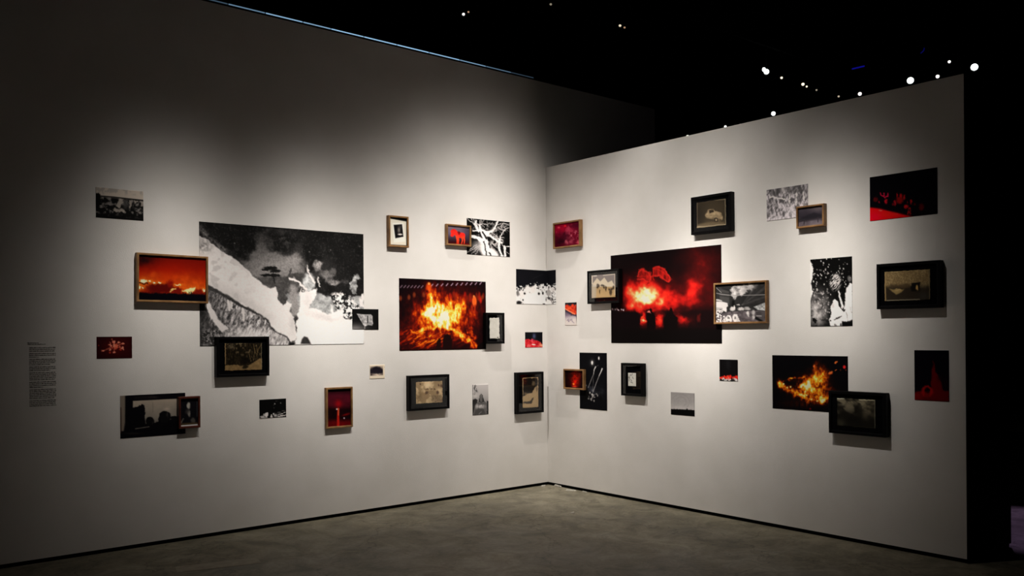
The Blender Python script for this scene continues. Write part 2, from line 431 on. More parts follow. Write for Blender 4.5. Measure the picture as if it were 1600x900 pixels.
# ================================================================== LEFT WALL PICTURES
def pic_giraffe():
    p = Pic([(47, 33), (1148, 108), (1152, 848), (52, 865)], 270, 182, gz(20), 1.15, 3)
    n1 = p.n(60, 1, 4)
    p.pc(n1 * 0.5, gz(38))
    p.warp(14, 40)
    p.pc(p.el(530, 280, 245, 180, 0.3), gz(86)).pc(p.g(540, 330, 230, 90) * 0.85, gz(146)).pc(p.g(640, 280, 60, 40) * .5, gz(165)).pc(p.g(400, 380, 90, 40) * .5, gz(150))
    p.warp(22, 35, 60)
    p.pc(p.el(570, 160, 120, 70, .4), gz(24)).pc(p.el(620, 215, 50, 35, .5) * .8, gz(30)).pc(p.el(330, 190, 60, 110, .4, .5), gz(22)).pc(p.el(760, 250, 70, 120, .4, -.3), gz(22))
    for (x, y, r) in ((485, 172, 15), (543, 220, 11), (600, 185, 16), (655, 225, 11), (560, 150, 15)):
        p.pc(p.el(x, y, r, r * 1.1, .6) * .5, gz(80))
    p.warp(6, 25)
    p.pc(p.po([(555, 405), (640, 378), (740, 362), (775, 380), (800, 480), (555, 480)], 8), gz(62))
    p.pc(p.po([(390, 400), (560, 395), (620, 470), (610, 600), (400, 520)], 14) * .85, gz(58)).pc(p.n(22, 4, 3) * p.po([(390, 400), (700, 420), (690, 520), (560, 600), (400, 520)], 10) * .5, gz(105))
    p.warp(5, 14)
    for a in ((490, 340, 46, 13), (525, 360, 36, 12), (470, 388, 48, 11), (520, 390, 36, 9), (455, 352, 20, 7)):
        p.pc(p.el(*a), gz(22))
    p.pc(p.li([(505, 345), (512, 400), (518, 440)], 8), gz(25))
    # plain, bushes
    p.warp(10, 30)
    p.pc(p.po([(590, 515), (700, 500), (830, 505), (930, 540), (1160, 520), (1160, 660), (880, 660), (640, 650)], 8), np.dstack([130 + 60 * p.n(26, 8, 3)] * 3))
    p.pc(p.li([(640, 480), (655, 640)], 60, 14), gz(140))
    leaf = p.n(16, 9, 3); lm = p.po([(890, 520), (1000, 500), (1060, 540), (1120, 600), (1110, 720), (980, 690), (940, 600)], 16)
    p.pc(lm * sstep(.52, .62, leaf), gz(232)).pc(lm * sstep(.5, .38, leaf), gz(30))
    p.pc(p.po([(1130, 520), (1145, 510), (1156, 600), (1120, 590)], 5), gz(225))
    # lions, dogs, wolf
    p.warp(8, 20)
    for x, y, a, b, c in ((812, 322, 32, 34, 165), (865, 375, 40, 26, 120), (930, 435, 48, 18, 150), (918, 368, 24, 30, 92), (1010, 430, 30, 18, 62), (890, 410, 30, 30, 110)):
        p.pc(p.el(x, y, a, b, .35) * (0.5 + .6 * p.n(14, 11)), gz(c))
    p.pc(p.po([(1050, 430), (1078, 392), (1104, 378), (1128, 402), (1102, 420), (1098, 470), (1092, 512), (1066, 514), (1046, 470)], 5), np.dstack([85 + 110 * p.n(20, 12)] * 3))
    # grass lower left
    gr = p.po([(90, 470), (300, 570), (440, 650), (500, 740), (610, 810), (620, 870), (40, 880), (40, 470)], 6)
    gn = p.n(16, 14, 4, (.5, 1.4), .35)
    v = 40 + 190 * gn * (.55 + .5 * sstep(60, 330, p.X0)) + 60 * sstep(700, 800, p.Y0) * sstep(200, 320, p.X0)
    p.pc(gr, np.dstack([v, v * .97, v * .97]))
    p.pc(gr * p.g(330, 800, 130, 50) * .9, gz(225)).pc(gr * p.g(570, 815, 60, 40) * .6, gz(130)).pc(gr * p.g(60, 640, 50, 90) * .9, gz(28))
    dk = p.n(13, 15, 3)
    p.pc(gr * p.g(110, 800, 130, 80) * sstep(.55, .42, dk), gz(35))
    p.warp(5, 22)
    p.pc(p.po([(82, 590), (108, 568), (128, 620), (165, 690), (222, 745), (185, 772), (130, 705)], 5), gz(212))
    for a in ([(312, 598), (318, 692)], [(225, 560), (228, 620)], [(245, 570), (240, 610)]):
        p.pc(p.li(a, 15), gz(215))
    # giraffe
    gb = [(40, 125), (100, 158), (200, 240), (290, 300), (370, 380), (440, 452), (490, 480), (522, 462), (540, 505), (538, 550), (578, 592), (600, 556), (632, 578), (620, 628), (646, 665), (662, 745), (668, 790), (652, 836), (614, 832), (600, 800), (540, 768), (498, 735), (478, 690), (400, 632), (300, 578), (200, 512), (110, 458), (40, 420)]
    p.pc(p.li([(55, 75), (110, 150), (205, 232)], 34, 14) * p.n(12, 20), gz(110))
    p.pc(p.li([(112, 470), (200, 520), (300, 584), (440, 655), (485, 700), (505, 745), (600, 800)], 34, 5, 16), gz(52))
    p.pc(p.po(gb, 5), gz(226))
    p.pc(p.po(gb, 8) * sstep(.55, .75, p.n(38, 22, 2)) * sstep(480, 150, p.X0) * .5, gz(178))
    p.pc(p.po(gb, 8) * p.g(70, 190, 60, 60) * p.n(14, 24) * .9, gz(110))
    p.pc(p.li([(605, 820), (625, 836), (655, 828)], 7), gz(70))
    # gazelles
    p.pc(p.el(750, 435, 42, 62, .25), np.dstack([150 + 70 * p.n(18, 30)] * 3))
    p.warp(9, 26)
    wt = [(690, 470), (715, 500), (760, 492), (812, 480), (800, 520), (778, 560), (752, 600), (870, 640), (915, 650), (990, 672), (1100, 705), (1160, 730), (1160, 860), (655, 860), (664, 720), (682, 610), (694, 540)]
    p.pc(p.po(wt, 5), gz(234))
    p.pc(p.g(742, 560, 30, 60) * .22, gz(150)).pc(p.g(860, 668, 110, 22, .2) * .3, gz(165)).pc(p.g(640, 700, 22, 70) * .25, gz(140)).pc(p.po(gb, 8) * p.li([(110, 440), (300, 560), (470, 680)], 60, 40) * .3, gz(165))
    p.pc(p.po([(903, 580), (928, 632), (972, 630), (992, 585), (996, 670), (915, 670)], 4), gz(232))
    p.pc(p.li([(617, 400), (680, 430), (725, 485)], 14, None, 24), gz(222)).pc(p.li([(736, 318), (752, 380), (792, 440)], 7, None, 18), gz(222)).pc(p.li([(627, 335), (613, 385)], 10), gz(60)).pc(p.li([(812, 400), (828, 460)], 12), gz(200))
    p.warp()
    p.pc(p.po([(692, 848), (702, 815), (718, 797), (742, 805), (766, 850)], 5), gz(48))
    for x, y in ((755, 228), (1120, 190), (905, 215), (262, 175)):
        p.pc(p.el(x, y, 4.5, 4.5, .5) * .6, gz(140))
    sp = p.n(9, 40, 3)
    dark = sstep(120, 40, p.img[..., 0])
    p.pc(dark * sstep(.66, .9, sp) * .18, gz(120)).shade(1 + (.04 + .2 * sstep(200, 120, p.img[..., 0])) * (p.n(7, 41, 2) - .5))
    return p

def pic_bonfire():
    p = Pic([(84, 98), (955, 128), (960, 803), (92, 828)], 170, 130, (16, 8, 12), 1.15, 5)
    n1 = p.n(55, 1, 4, (.7, 1.4)); n2 = p.n(28, 2, 4, (.6, 1.5))
    p.warp(26, 45)
    I = 1.0 * p.g(430, 450, 150, 85) + .8 * p.g(560, 490, 140, 75) + .55 * p.g(420, 300, 70, 130) + .42 * p.g(370, 230, 40, 90) + .42 * p.g(560, 400, 260, 180) + .22 * p.g(760, 480, 160, 200) + .3 * p.g(300, 560, 170, 90) + .35 * p.g(650, 400, 80, 90) + .22 * p.g(300, 700, 260, 100) + .3 * p.g(520, 450, 360, 250)
    I = I * .62 * (.50 + .85 * n1) * (.62 + .7 * n2)
    st = p.li([(200, 640), (330, 610), (480, 560)], 30, 30) * .5 + p.li([(540, 570), (680, 650), (800, 740), (850, 790)], 46, 34) * .62 + p.li([(490, 500), (495, 640)], 20, 18) * .35 + p.li([(780, 610), (820, 690)], 24, 20) * .4
    I = I + st * (.45 + .9 * n2)
    I = I + (.14 + .34 * sstep(.45, .8, p.n(26, 6, 3, (2.2, .5), -.5))) * p.g(330, 720, 330, 110)
    p.ramp(I, HEAT)
    p.warp()
    # light chain, crowd, silhouettes
    for k, x in enumerate(list(range(105, 310, 33)) + list(range(400, 945, 50))):
        y = 184 if x < 320 else 168 - (x - 400) * .045
        p.pc(p.li([(x - 9, y + 9), (x + 9, y - 12)], 7) * (.9 if x > 380 else .6), (200, 165, 190))
    rs = random.Random(4)
    for k in range(26):
        x = rs.uniform(560, 930); y = rs.uniform(250, 330)
        p.pc(p.el(x, y, 12, 26, .6) * .6, (150 + rs.uniform(-40, 60), 30, 14))
    for x, y in ((178, 290), (98, 300), (918, 285), (228, 265), (320, 262)):
        p.pc(p.el(x, y, 13, 24, .6) * .8, (130, 52, 24))
    p.pc(p.el(834, 325, 24, 52, .3), (225, 92, 32)).pc(p.el(828, 276, 9, 12), (235, 120, 60)).pc(p.li([(815, 365), (805, 440)], 13), (150, 35, 14)).pc(p.li([(840, 365), (836, 450)], 13), (165, 40, 16))
    p.pc(p.el(370, 180, 26, 42, .4) * .8, (225, 80, 20)).pc(p.el(370, 152, 9, 12, .4), (250, 150, 70))
    p.pc(p.po([(510, 830), (508, 720), (522, 672), (553, 652), (588, 672), (603, 720), (600, 830)], 7), (24, 8, 8))
    p.pc(p.po([(440, 830), (448, 730), (470, 700), (492, 712), (482, 830)], 7), (28, 9, 8))
    p.pc(p.po([(858, 815), (870, 765), (915, 735), (965, 745), (965, 815)], 8), (12, 6, 6))
    p.pc(p.po([(80, 815), (965, 795), (965, 830), (80, 835)], 8) * .5, (20, 8, 8))
    return p

def pic_trees():
    p = Pic([(57, 118), (1090, 195), (1090, 838), (57, 770)], 96, 60, gz(150, 140, 130), 2.3, 7)
    p.pc(sstep(.5, .75, p.n(70, 1, 3)) * sstep(330, 180, p.Y0) * .45, gz(100))
    top = p.Y0 - (300 + (p.X0 - 57) * .082)
    below = sstep(0, 30, top)
    nn = p.n(60, 2, 4)
    v = 12 + 80 * sstep(.42, .9, nn)
    p.pc(below, np.dstack([v, v * .95, v * .92]))
    p.warp(20, 50)
    for q in ([(480, 530), (520, 420), (535, 370), (650, 370), (640, 430), (600, 510), (560, 570)], [(785, 390), (830, 395), (825, 500), (800, 570), (770, 540)], [(880, 400), (990, 400), (980, 440), (890, 450)], [(160, 335), (215, 340), (190, 395)], [(1040, 430), (1095, 430), (1095, 520), (1040, 520)], [(430, 570), (640, 580), (700, 650), (430, 650)]):
        p.pc(p.po(q, 14) * .85, gz(128, 120, 112))
    p.pc(p.el(700, 480, 80, 90, .4) * .75, gz(48))
    p.pc(sstep(640, 760, p.Y0 - (p.X0 - 57) * .06) * .9, gz(7)).pc(p.po([(50, 240), (150, 250), (165, 320), (180, 480), (50, 640)], 12), gz(10))
    p.warp().pc(p.li([(57, 305), (440, 330), (760, 362), (1095, 392)], 26, 10), gz(8))
    return p

def pic_wildfire():
    p = Pic([(112, 85), (1100, 125), (1112, 752), (120, 752)], 130, 86, (150, 20, 4), 1.12, 9)
    p.grad([(85, (96, 8, 4)), (300, (160, 22, 3)), (460, (205, 60, 8)), (560, (225, 88, 18)), (640, (120, 18, 6))])
    p.warp(40, 120)
    p.pc(p.g(190, 150, 170, 110), (28, 5, 8)).pc(p.g(860, 480, 260, 130) * .6, (232, 92, 18)).pc(p.g(960, 250, 200, 160) * .4, (110, 14, 6)).pc(p.g(300, 400, 120, 60) * .6, (215, 85, 20))
    p.pc(p.n(80, 4, 4) * .35, (120, 14, 4))
    p.warp(16, 40)
    p.pc(p.el(430, 570, 190, 75, .4), (84, 8, 6)).pc(p.el(575, 500, 45, 45, .5), (130, 16, 8)).pc(p.el(680, 600, 70, 40, .4), (110, 16, 8)).pc(p.el(1020, 630, 120, 50, .4), (120, 20, 8))
    for a in ((195, 472, 38, 22), (270, 470, 14, 9), (340, 490, 20, 11), (420, 488, 17, 11), (128, 562, 14, 38), (178, 570, 12, 14), (690, 515, 34, 8), (725, 522, 12, 9), (1078, 580, 14, 16)):
        p.pc(p.g(a[0], a[1], a[2] * 2.2, a[3] * 2.2) * .7, (245, 150, 40)).pc(p.el(*a, .4), (255, 240, 190))
    bl = [(758, 612), (820, 572), (900, 540), (965, 552), (935, 605), (850, 632)]
    p.pc(p.po(bl, 34) * .9, (245, 150, 45)).pc(p.po(bl, 10), (255, 235, 160)).pc(p.li([(580, 606), (640, 576)], 22, 10), (250, 210, 120))
    p.pc(p.li([(118, 498), (245, 510)], 16), (40, 6, 6))
    p.warp(10, 25)
    p.pc(sstep(628, 660, p.Y), (5, 4, 10))
    for x in (770, 850, 880): p.pc(p.li([(x, 625), (x, 670)], 14), (10, 4, 8))
    p.warp()
    return p

def pic_polaroid():
    p = Pic([(150, 140), (335, 155), (335, 465), (152, 455)], 44, 70, (10, 9, 10), 1.3, 11)
    p.pc(p.po([(150, 158), (330, 190), (328, 455), (150, 447)]), (205, 199, 184))
    p.pc(p.po([(178, 208), (300, 204), (318, 415), (196, 425)]), (216, 212, 202))
    p.pc(p.po([(194, 228), (284, 221), (298, 360), (211, 378)]), (16, 15, 16))
    p.pc(p.g(250, 285, 14, 34), (120, 112, 105)).pc(p.el(262, 334, 24, 9, .5), (200, 190, 185)).pc(p.g(265, 250, 9, 20) * .7, (70, 70, 70))
    return p

def pic_horse():
    p = Pic([(808, 235), (1050, 258), (1050, 455), (808, 443)], 60, 46, (90, 80, 98), 1.25, 13)
    p.grad([(240, (120, 104, 116)), (330, (92, 80, 98)), (385, (50, 36, 48)), (430, (42, 6, 10)), (460, (70, 10, 10))])
    p.pc(p.g(1040, 330, 60, 110) * .6, (40, 34, 46)).pc(p.g(950, 450, 120, 14) * .7, (150, 20, 14))
    red = (252, 38, 30)
    for q in ([(843, 300), (858, 282), (875, 274), (896, 280), (915, 298), (930, 318), (930, 356), (908, 372), (897, 348), (886, 340), (872, 362), (852, 362), (842, 346), (850, 330)],):
        p.pc(p.po(q, 5), red)
    p.pc(p.el(948, 345, 52, 30, .15), red).pc(p.el(978, 350, 25, 32, .15), red)
    for a in ([(908, 355), (916, 400), (914, 438)], [(924, 360), (930, 400), (928, 438)], [(968, 368), (974, 400), (964, 436)], [(990, 362), (996, 400), (992, 436)]):
        p.pc(p.li(a, 18, None, 8), (248, 62, 30))
    p.pc(p.po([(916, 306), (938, 300), (956, 318), (938, 345), (926, 332)], 4) * .85, (96, 14, 18))
    p.pc(p.g(845, 300, 5, 40) * 0, red)
    return p

def pic_branches():
    p = Pic([(55, 80), (912, 158), (912, 855), (55, 805)], 92, 76, gz(12), 1.18, 15)
    W_ = gz(232)
    p.warp(10, 40)
    rs = random.Random(8)
    nodes = [(300, 230), (330, 330), (540, 340), (640, 300), (480, 250), (700, 500), (600, 500), (430, 420), (560, 620), (780, 300)]
    for k in range(130):
        x, y = rs.choice(nodes); a = rs.uniform(-2.6, .5) if rs.random() < .65 else rs.uniform(0, 6.28); l = rs.uniform(60, 190)
        x += rs.uniform(-50, 50); y += rs.uniform(-40, 40)
        p.pc(p.li([(x, y), (x + l * .5 * math.cos(a), y + l * .5 * math.sin(a)), (x + l * math.cos(a + .35), y + l * math.sin(a + .35))], 11, 5, 5) * rs.uniform(.5, .95), gz(205))
    p.pc(p.po([(285, 490), (330, 440), (430, 500), (520, 640), (640, 740), (720, 860), (360, 860), (300, 700)], 40), W_)
    p.pc(p.g(250, 650, 90, 110) * .75, gz(200))
    for q, a, b in (([(240, 140), (212, 205), (262, 315), (335, 385), (420, 500), (480, 680), (560, 840)], 34, 90), ([(668, 138), (605, 275), (540, 345)], 26, 44), ([(540, 345), (470, 370), (320, 330)], 46, 60), ([(330, 350), (480, 420), (640, 525), (745, 575)], 44, 36), ([(705, 490), (690, 570), (700, 720), (755, 840)], 28, 50), ([(705, 490), (745, 390), (815, 305), (905, 268)], 20, 9), ([(800, 650), (815, 850)], 46, 44), ([(832, 642), (915, 640)], 16, 16), ([(160, 452), (280, 478), (350, 560)], 46, 70), ([(300, 215), (320, 300)], 30, 50), ([(165, 335), (260, 335)], 18, 22), ([(420, 520), (440, 700), (430, 850)], 40, 60), ([(150, 420), (220, 440)], 16, 24)):
        p.pc(p.li(q, a, 7, b), W_)
    for a in ([(65, 88), (240, 250)], [(140, 95), (225, 240)], [(190, 100), (235, 220)], [(400, 112), (315, 215)], [(345, 110), (305, 210)], [(330, 600), (58, 770)], [(330, 620), (140, 800)], [(320, 660), (220, 805)], [(250, 600), (100, 720)], [(760, 180), (910, 195)], [(640, 200), (800, 175)], [(520, 330), (720, 250), (780, 190)], [(620, 340), (700, 300), (720, 320)], [(640, 380), (660, 520)], [(720, 560), (790, 650)], [(820, 740), (905, 800)]):
        p.pc(p.li(a, 9, 5), gz(195))
    for q, a in (([(300, 370), (340, 460)], 30), ([(360, 360), (440, 500)], 30), ([(385, 550), (415, 700), (435, 830)], 22), ([(480, 450), (560, 520)], 24), ([(480, 570), (510, 670)], 22), ([(560, 620), (640, 720)], 30), ([(490, 770), (530, 830)], 26), ([(740, 660), (760, 800)], 30), ([(860, 820), (905, 850)], 30)):
        p.pc(p.li(q, a, 8), gz(18))
    p.pc(p.po([(800, 420), (905, 330), (910, 620), (790, 580)], 20), gz(12)).pc(p.el(530, 245, 40, 28, .4), gz(15)).pc(p.el(680, 380, 38, 60, .4), gz(14))
    p.warp()
    return p

def pic_paper(q, nx, ny, col, marks, gain, seed):
    p = Pic(q, nx, ny, col, gain, seed)
    p.pc(p.n(20, 1, 3) * .3, tuple(c * .85 for c in col))
    for m in marks: p.pc(p.li(m, 5), (70, 68, 64))
    return p

def pic_flag():
    p = Pic([(72, 58), (368, 60), (368, 288), (72, 288)], 54, 44, gz(14), 1.2, 17)
    p.pc(p.g(100, 288, 130, 60) * .8, gz(135))
    f = [(122, 112), (200, 120), (282, 118), (300, 138), (300, 190), (306, 220), (294, 246), (250, 238), (212, 256), (190, 232)]
    v = 120 + 90 * p.n(22, 2, 3)
    p.pc(p.po(f, 5), np.dstack([v, v * .98, v * .98]))
    p.pc(p.li([(243, 138), (243, 215)], 11), gz(25)).pc(p.li([(160, 145), (195, 215)], 14, 8) * .5, gz(70)).pc(p.li([(210, 255), (210, 290)], 9), gz(150)).pc(p.li([(275, 140), (285, 230)], 8, 6) * .5, gz(90))
    return p

def pic_crowd():
    p = Pic([(82, 140), (885, 150), (862, 840), (82, 838)], 84, 70, gz(16, 16, 20), 1.2, 19)
    p.pc(p.li([(410, 315), (600, 225)], 7) * .25, gz(90))
    nn = p.n(30, 1, 3); bl = p.n(55, 3, 3)
    edge = np.interp(p.X0, [80, 230, 300, 420, 560, 700, 890], [520, 480, 470, 430, 430, 440, 430])
    t = p.Y0 - edge + (nn - .5) * 90
    crowd = sstep(-10, 20, t)
    v = np.where(nn > .5, 215, 70) * 1.0
    v = 30 + 195 * sstep(.26, .62, nn + .30 * sstep(30, 190, t))
    p.pc(crowd, np.dstack([v, v * .975, v * .97]))
    body = sstep(560, 640, p.Y0) * sstep(180, 240, p.X0) * sstep(680, 620, p.X0)
    p.pc(body, gz(230)).pc(p.el(300, 540, 60, 70, .3), gz(225)).pc(p.el(400, 540, 40, 70, .3), gz(222)).pc(p.el(190, 640, 50, 80, .3), gz(222))
    for x, y, a, b, c in ((238, 625, 20, 20, 20), (512, 620, 22, 26, 28), (590, 608, 18, 30, 30), (650, 745, 10, 38, 30), (720, 715, 32, 26, 60), (605, 828, 26, 14, 60), (130, 810, 48, 36, 30), (108, 620, 24, 60, 105), (205, 755, 12, 20, 40)):
        p.pc(p.el(x, y, a, b, .4), gz(c))
    p.pc(p.el(712, 600, 52, 62, .15), gz(160)).pc(p.el(815, 720, 55, 120, .4) * sstep(.35, .6, p.n(24, 6)), gz(70)).pc(p.el(700, 790, 60, 50, .4), gz(225)).pc(p.el(815, 540, 45, 45, .4) * .8, gz(205))
    return p

def pic_red_crowd():
    p = Pic([(118, 195), (725, 200), (728, 740), (118, 740)], 40, 36, (14, 14, 18), 1.2, 21)
    p.pc(p.g(430, 340, 55, 100), (72, 76, 108))
    edge = np.interp(p.X0, [118, 400, 560, 730], [425, 440, 505, 630])
    m = sstep(-15, 35, p.Y0 - edge + 50 * (p.n(60, 1) - .5))
    nn = p.n(70, 2, 3)
    p.pc(m, (205, 38, 46)).pc(m * sstep(.55, .8, nn) * .7, (232, 105, 105)).pc(m * sstep(.42, .2, nn) * .6, (140, 14, 26)).pc(p.g(380, 470, 70, 40) * m * .6, (165, 45, 90))
    p.pc(p.el(410, 640, 68, 22, .4, .15), (250, 205, 195)).pc(m * sstep(560, 700, p.X0) * sstep(.3, .6, p.n(45, 5)), (205, 165, 120))
    return p

def pic_blossom():
    p = Pic([(51, 82), (312, 77), (314, 236), (53, 245)], 72, 46, (34, 4, 6), 1.9, 23)
    p.pc(p.g(185, 150, 90, 60) * .7, (84, 12, 10)).pc(p.n(40, 1) * .3, (16, 2, 6))
    rs = random.Random(3)
    p.warp(4, 12)
    for k in range(46):
        a = rs.uniform(0, 6.28); r = abs(rs.gauss(0, 1)) * 34
        x, y = 182 + r * 1.25 * math.cos(a), 150 + r * .75 * math.sin(a)
        c = rs.choice([(190, 84, 62), (165, 60, 38), (215, 128, 106), (150, 44, 30)])
        p.pc(p.el(x, y, rs.uniform(4, 11), rs.uniform(3, 6), .6, rs.uniform(0, 3)) * .85, c)
    for q in ([(185, 150), (245, 130)], [(185, 150), (160, 95)], [(185, 150), (95, 188)], [(185, 150), (180, 205)], [(185, 150), (245, 168)]):
        p.pc(p.li(q, 7, 4, 4) * .7, (205, 110, 84))
    for x, y in ((245, 130), (212, 122), (240, 165), (178, 116), (150, 178), (98, 186), (180, 195)):
        p.pc(p.el(x, y, 10, 7, .5), (200, 108, 88))
    p.warp()
    return p

def pic_forest():
    p = Pic([(190, 165), (773, 165), (773, 570), (205, 578)], 70, 50, (24, 19, 12), 1.15, 25)
    nn = p.n(34, 1, 4)
    p.pc(sstep(.58, .85, nn) * sstep(520, 200, p.Y0) * .8, (125, 108, 80)).pc(p.g(290, 210, 60, 40) * p.n(20, 3) * .9, (130, 118, 95))
    st = p.n(16, 4, 3, (.5, 4)); p.pc(sstep(.6, .8, st) * .5, (70, 56, 38))
    for a in ([(690, 360), (720, 250), (765, 190)], [(640, 420), (660, 280), (640, 180)], [(600, 440), (580, 360), (560, 290)], [(680, 330), (650, 240)], [(700, 300), (690, 200)]):
        p.pc(p.li(a, 7, 4), (112, 92, 62))
    p.warp(8, 30)
    p.pc(p.po([(195, 495), (330, 485), (440, 505), (560, 505), (640, 458), (740, 402), (785, 392), (785, 590), (195, 590)], 8), np.dstack([112 + 30 * nn, 90 + 24 * nn, 58 + 18 * nn]))
    p.pc(p.el(515, 528, 46, 26, .3), (34, 28, 18)).pc(p.el(500, 430, 80, 50, .4) * .8, (16, 12, 8))
    p.warp().pc(p.li([(194, 168), (204, 475)], 18), (150, 122, 84)).pc(p.li([(770, 170), (772, 570)], 9), (150, 140, 118))
    return p

def pic_window():
    p = Pic([(75, 145), (1095, 92), (1105, 732), (82, 808)], 118, 78, (6, 5, 8), 2.6, 27)
    p.pc(p.po([(66, 140), (150, 138), (150, 560), (130, 690), (75, 700)], 14), (92, 83, 74)).pc(p.li([(85, 330), (92, 720)], 12), (40, 24, 18))
    win = p.po([(268, 225), (958, 188), (958, 600), (268, 640)], 6)
    p.grad([(190, (128, 116, 103)), (480, (100, 94, 86)), (600, (70, 66, 62))], 'y', win)
    p.pc(win * p.n(90, 1, 3) * .25, (84, 78, 72)).pc(p.g(800, 345, 40, 20) * .4, (160, 140, 128))
    p.warp(8, 30)
    for q in ([(160, 330), (272, 328), (340, 312), (400, 272), (440, 285), (455, 330), (462, 640), (160, 660)], [(455, 585), (620, 560), (680, 530), (970, 500), (970, 700), (455, 700)], [(668, 470), (700, 445), (720, 420), (720, 560), (665, 560)]):
        p.pc(p.po(q, 6), (6, 5, 7))
    p.pc(p.el(535, 540, 66, 66, .12), (8, 7, 8)).pc(p.el(768, 470, 96, 92, .1), (9, 8, 9)).pc(p.el(910, 490, 55, 35, .2), (8, 7, 8))
    p.pc(p.g(810, 430, 16, 40) * .6, (50, 46, 44)).pc(p.g(575, 560, 14, 30) * .5, (40, 36, 34))
    p.warp().pc(p.li([(308, 657), (520, 624)], 9), (98, 92, 86)).pc(p.po([(290, 160), (560, 145), (560, 185), (290, 195)], 20) * .4, (34, 28, 26)).pc(p.g(600, 165, 60, 18) * .5, (52, 46, 42)).pc(p.g(270, 730, 130, 14) * .5, (44, 38, 32))
    p.pc(p.li([(577, 250), (577, 400)], 5) * .4, (40, 38, 36))
    return p

def pic_figure():
    p = Pic([(1035, 200), (1295, 190), (1300, 622), (1035, 632)], 34, 50, (9, 8, 11), 2.6, 29)
    p.warp(6, 30)
    p.pc(p.el(1157, 310, 24, 52, .4), (120, 116, 108)).pc(p.el(1165, 430, 20, 46, .5), (92, 88, 82)).pc(p.el(1140, 400, 30, 40, .6) * .6, (48, 44, 42)).pc(p.el(1225, 540, 34, 40, .5) * .7, (70, 66, 60)).pc(p.li([(1045, 570), (1085, 510)], 16), (80, 74, 68))
    p.warp().pc(p.li([(1120, 222), (1285, 208)], 7), (58, 60, 62)).pc(p.li([(1284, 210), (1286, 480)], 8) * .8, (62, 64, 66)).pc(p.po([(1050, 578), (1300, 570), (1300, 605), (1050, 612)], 6) * .8, (58, 46, 28)).pc(p.po([(1030, 612), (1300, 598), (1300, 640), (1030, 645)], 4), (185, 172, 158))
    return p

def pic_night_snow():
    p = Pic([(105, 205), (938, 155), (938, 735), (105, 790)], 56, 42, gz(8), 1.45, 31)
    for x, y, r, c in ((580, 325, 17, 130), (768, 302, 14, 120), (555, 455, 14, 60), (625, 240, 12, 55), (670, 225, 10, 40), (545, 370, 9, 60)):
        p.pc(p.el(x, y, r, r * 1.3, .6), gz(c))
    p.warp(12, 40)
    p.pc(p.po([(105, 720), (230, 690), (260, 740), (360, 750), (420, 780), (105, 800)], 14), gz(165)).pc(p.el(322, 668, 58, 72, .2, .25), gz(195)).pc(p.el(245, 680, 30, 40, .4), gz(160))
    p.pc(p.po([(470, 640), (430, 760), (520, 760)], 8), gz(190)).pc(p.g(600, 690, 70, 55), gz(180)).pc(p.el(548, 640, 20, 24, .4), gz(200))
    p.pc(p.li([(670, 600), (760, 590)], 26, 14) * .6, gz(150)).pc(p.li([(690, 660), (830, 635)], 30, 10), gz(180)).pc(p.li([(860, 610), (945, 580)], 26, 8), gz(185)).pc(p.li([(690, 720), (945, 680)], 40, 8), gz(180)).pc(p.li([(810, 550), (890, 545)], 14, 8) * .6, gz(130))
    p.pc(p.li([(720, 690), (840, 660), (940, 620)], 22, 6), gz(14)).pc(p.li([(840, 715), (940, 700)], 12, 6), gz(60)).pc(p.el(130, 765, 24, 16, .4), gz(20)).pc(p.li([(440, 560), (560, 750)], 26, 8), gz(16)).pc(p.li([(400, 620), (390, 760)], 44, 10), gz(10))
    p.warp()
    return p

def pic_red_fountain():
    p = Pic([(145, 150), (465, 130), (475, 665), (150, 690)], 46, 72, (40, 6, 12), .88, 33)
    p.grad([(140, (22, 5, 9)), (240, (88, 18, 34)), (370, (92, 16, 30)), (440, (22, 3, 6)), (560, (20, 2, 5)), (620, (120, 6, 12)), (690, (130, 6, 12))])
    p.pc(p.n(60, 1, 3) * .4, (40, 6, 14)).pc(p.g(300, 355, 46, 55), (165, 12, 22)).pc(p.li([(300, 425), (298, 560), (302, 690)], 26, 9, 34), (210, 34, 24)).pc(p.li([(304, 425), (302, 520)], 9, 5), (235, 130, 80)).pc(p.el(281, 432, 11, 11, .5), (250, 225, 215)).pc(p.el(381, 562, 9, 11, .5), (225, 190, 205)).pc(p.g(410, 508, 60, 14, -.3), (130, 8, 12))
    return p

def pic_old_tree():
    p = Pic([(270, 690), (438, 685), (435, 840), (270, 845)], 32, 30, (222, 206, 184), 1.2, 35)
    r = p.po([(275, 700), (418, 696), (417, 806), (275, 810)], 3)
    p.grad([(696, (205, 186, 165)), (735, (120, 108, 100)), (770, (40, 32, 38)), (800, (120, 104, 96))], 'y', r)
    p.warp(6, 20); p.pc(r * p.el(345, 752, 64, 46, .3), (24, 20, 26)).pc(r * p.po([(270, 740), (420, 740), (420, 780), (270, 780)], 8), (30, 25, 32)).pc(r * p.g(350, 796, 46, 12), (215, 195, 175)).pc(r * p.g(285, 800, 14, 12), (60, 50, 48))
    p.warp().pc(p.el(436, 714, 3, 4, .4), (80, 60, 50))
    return p

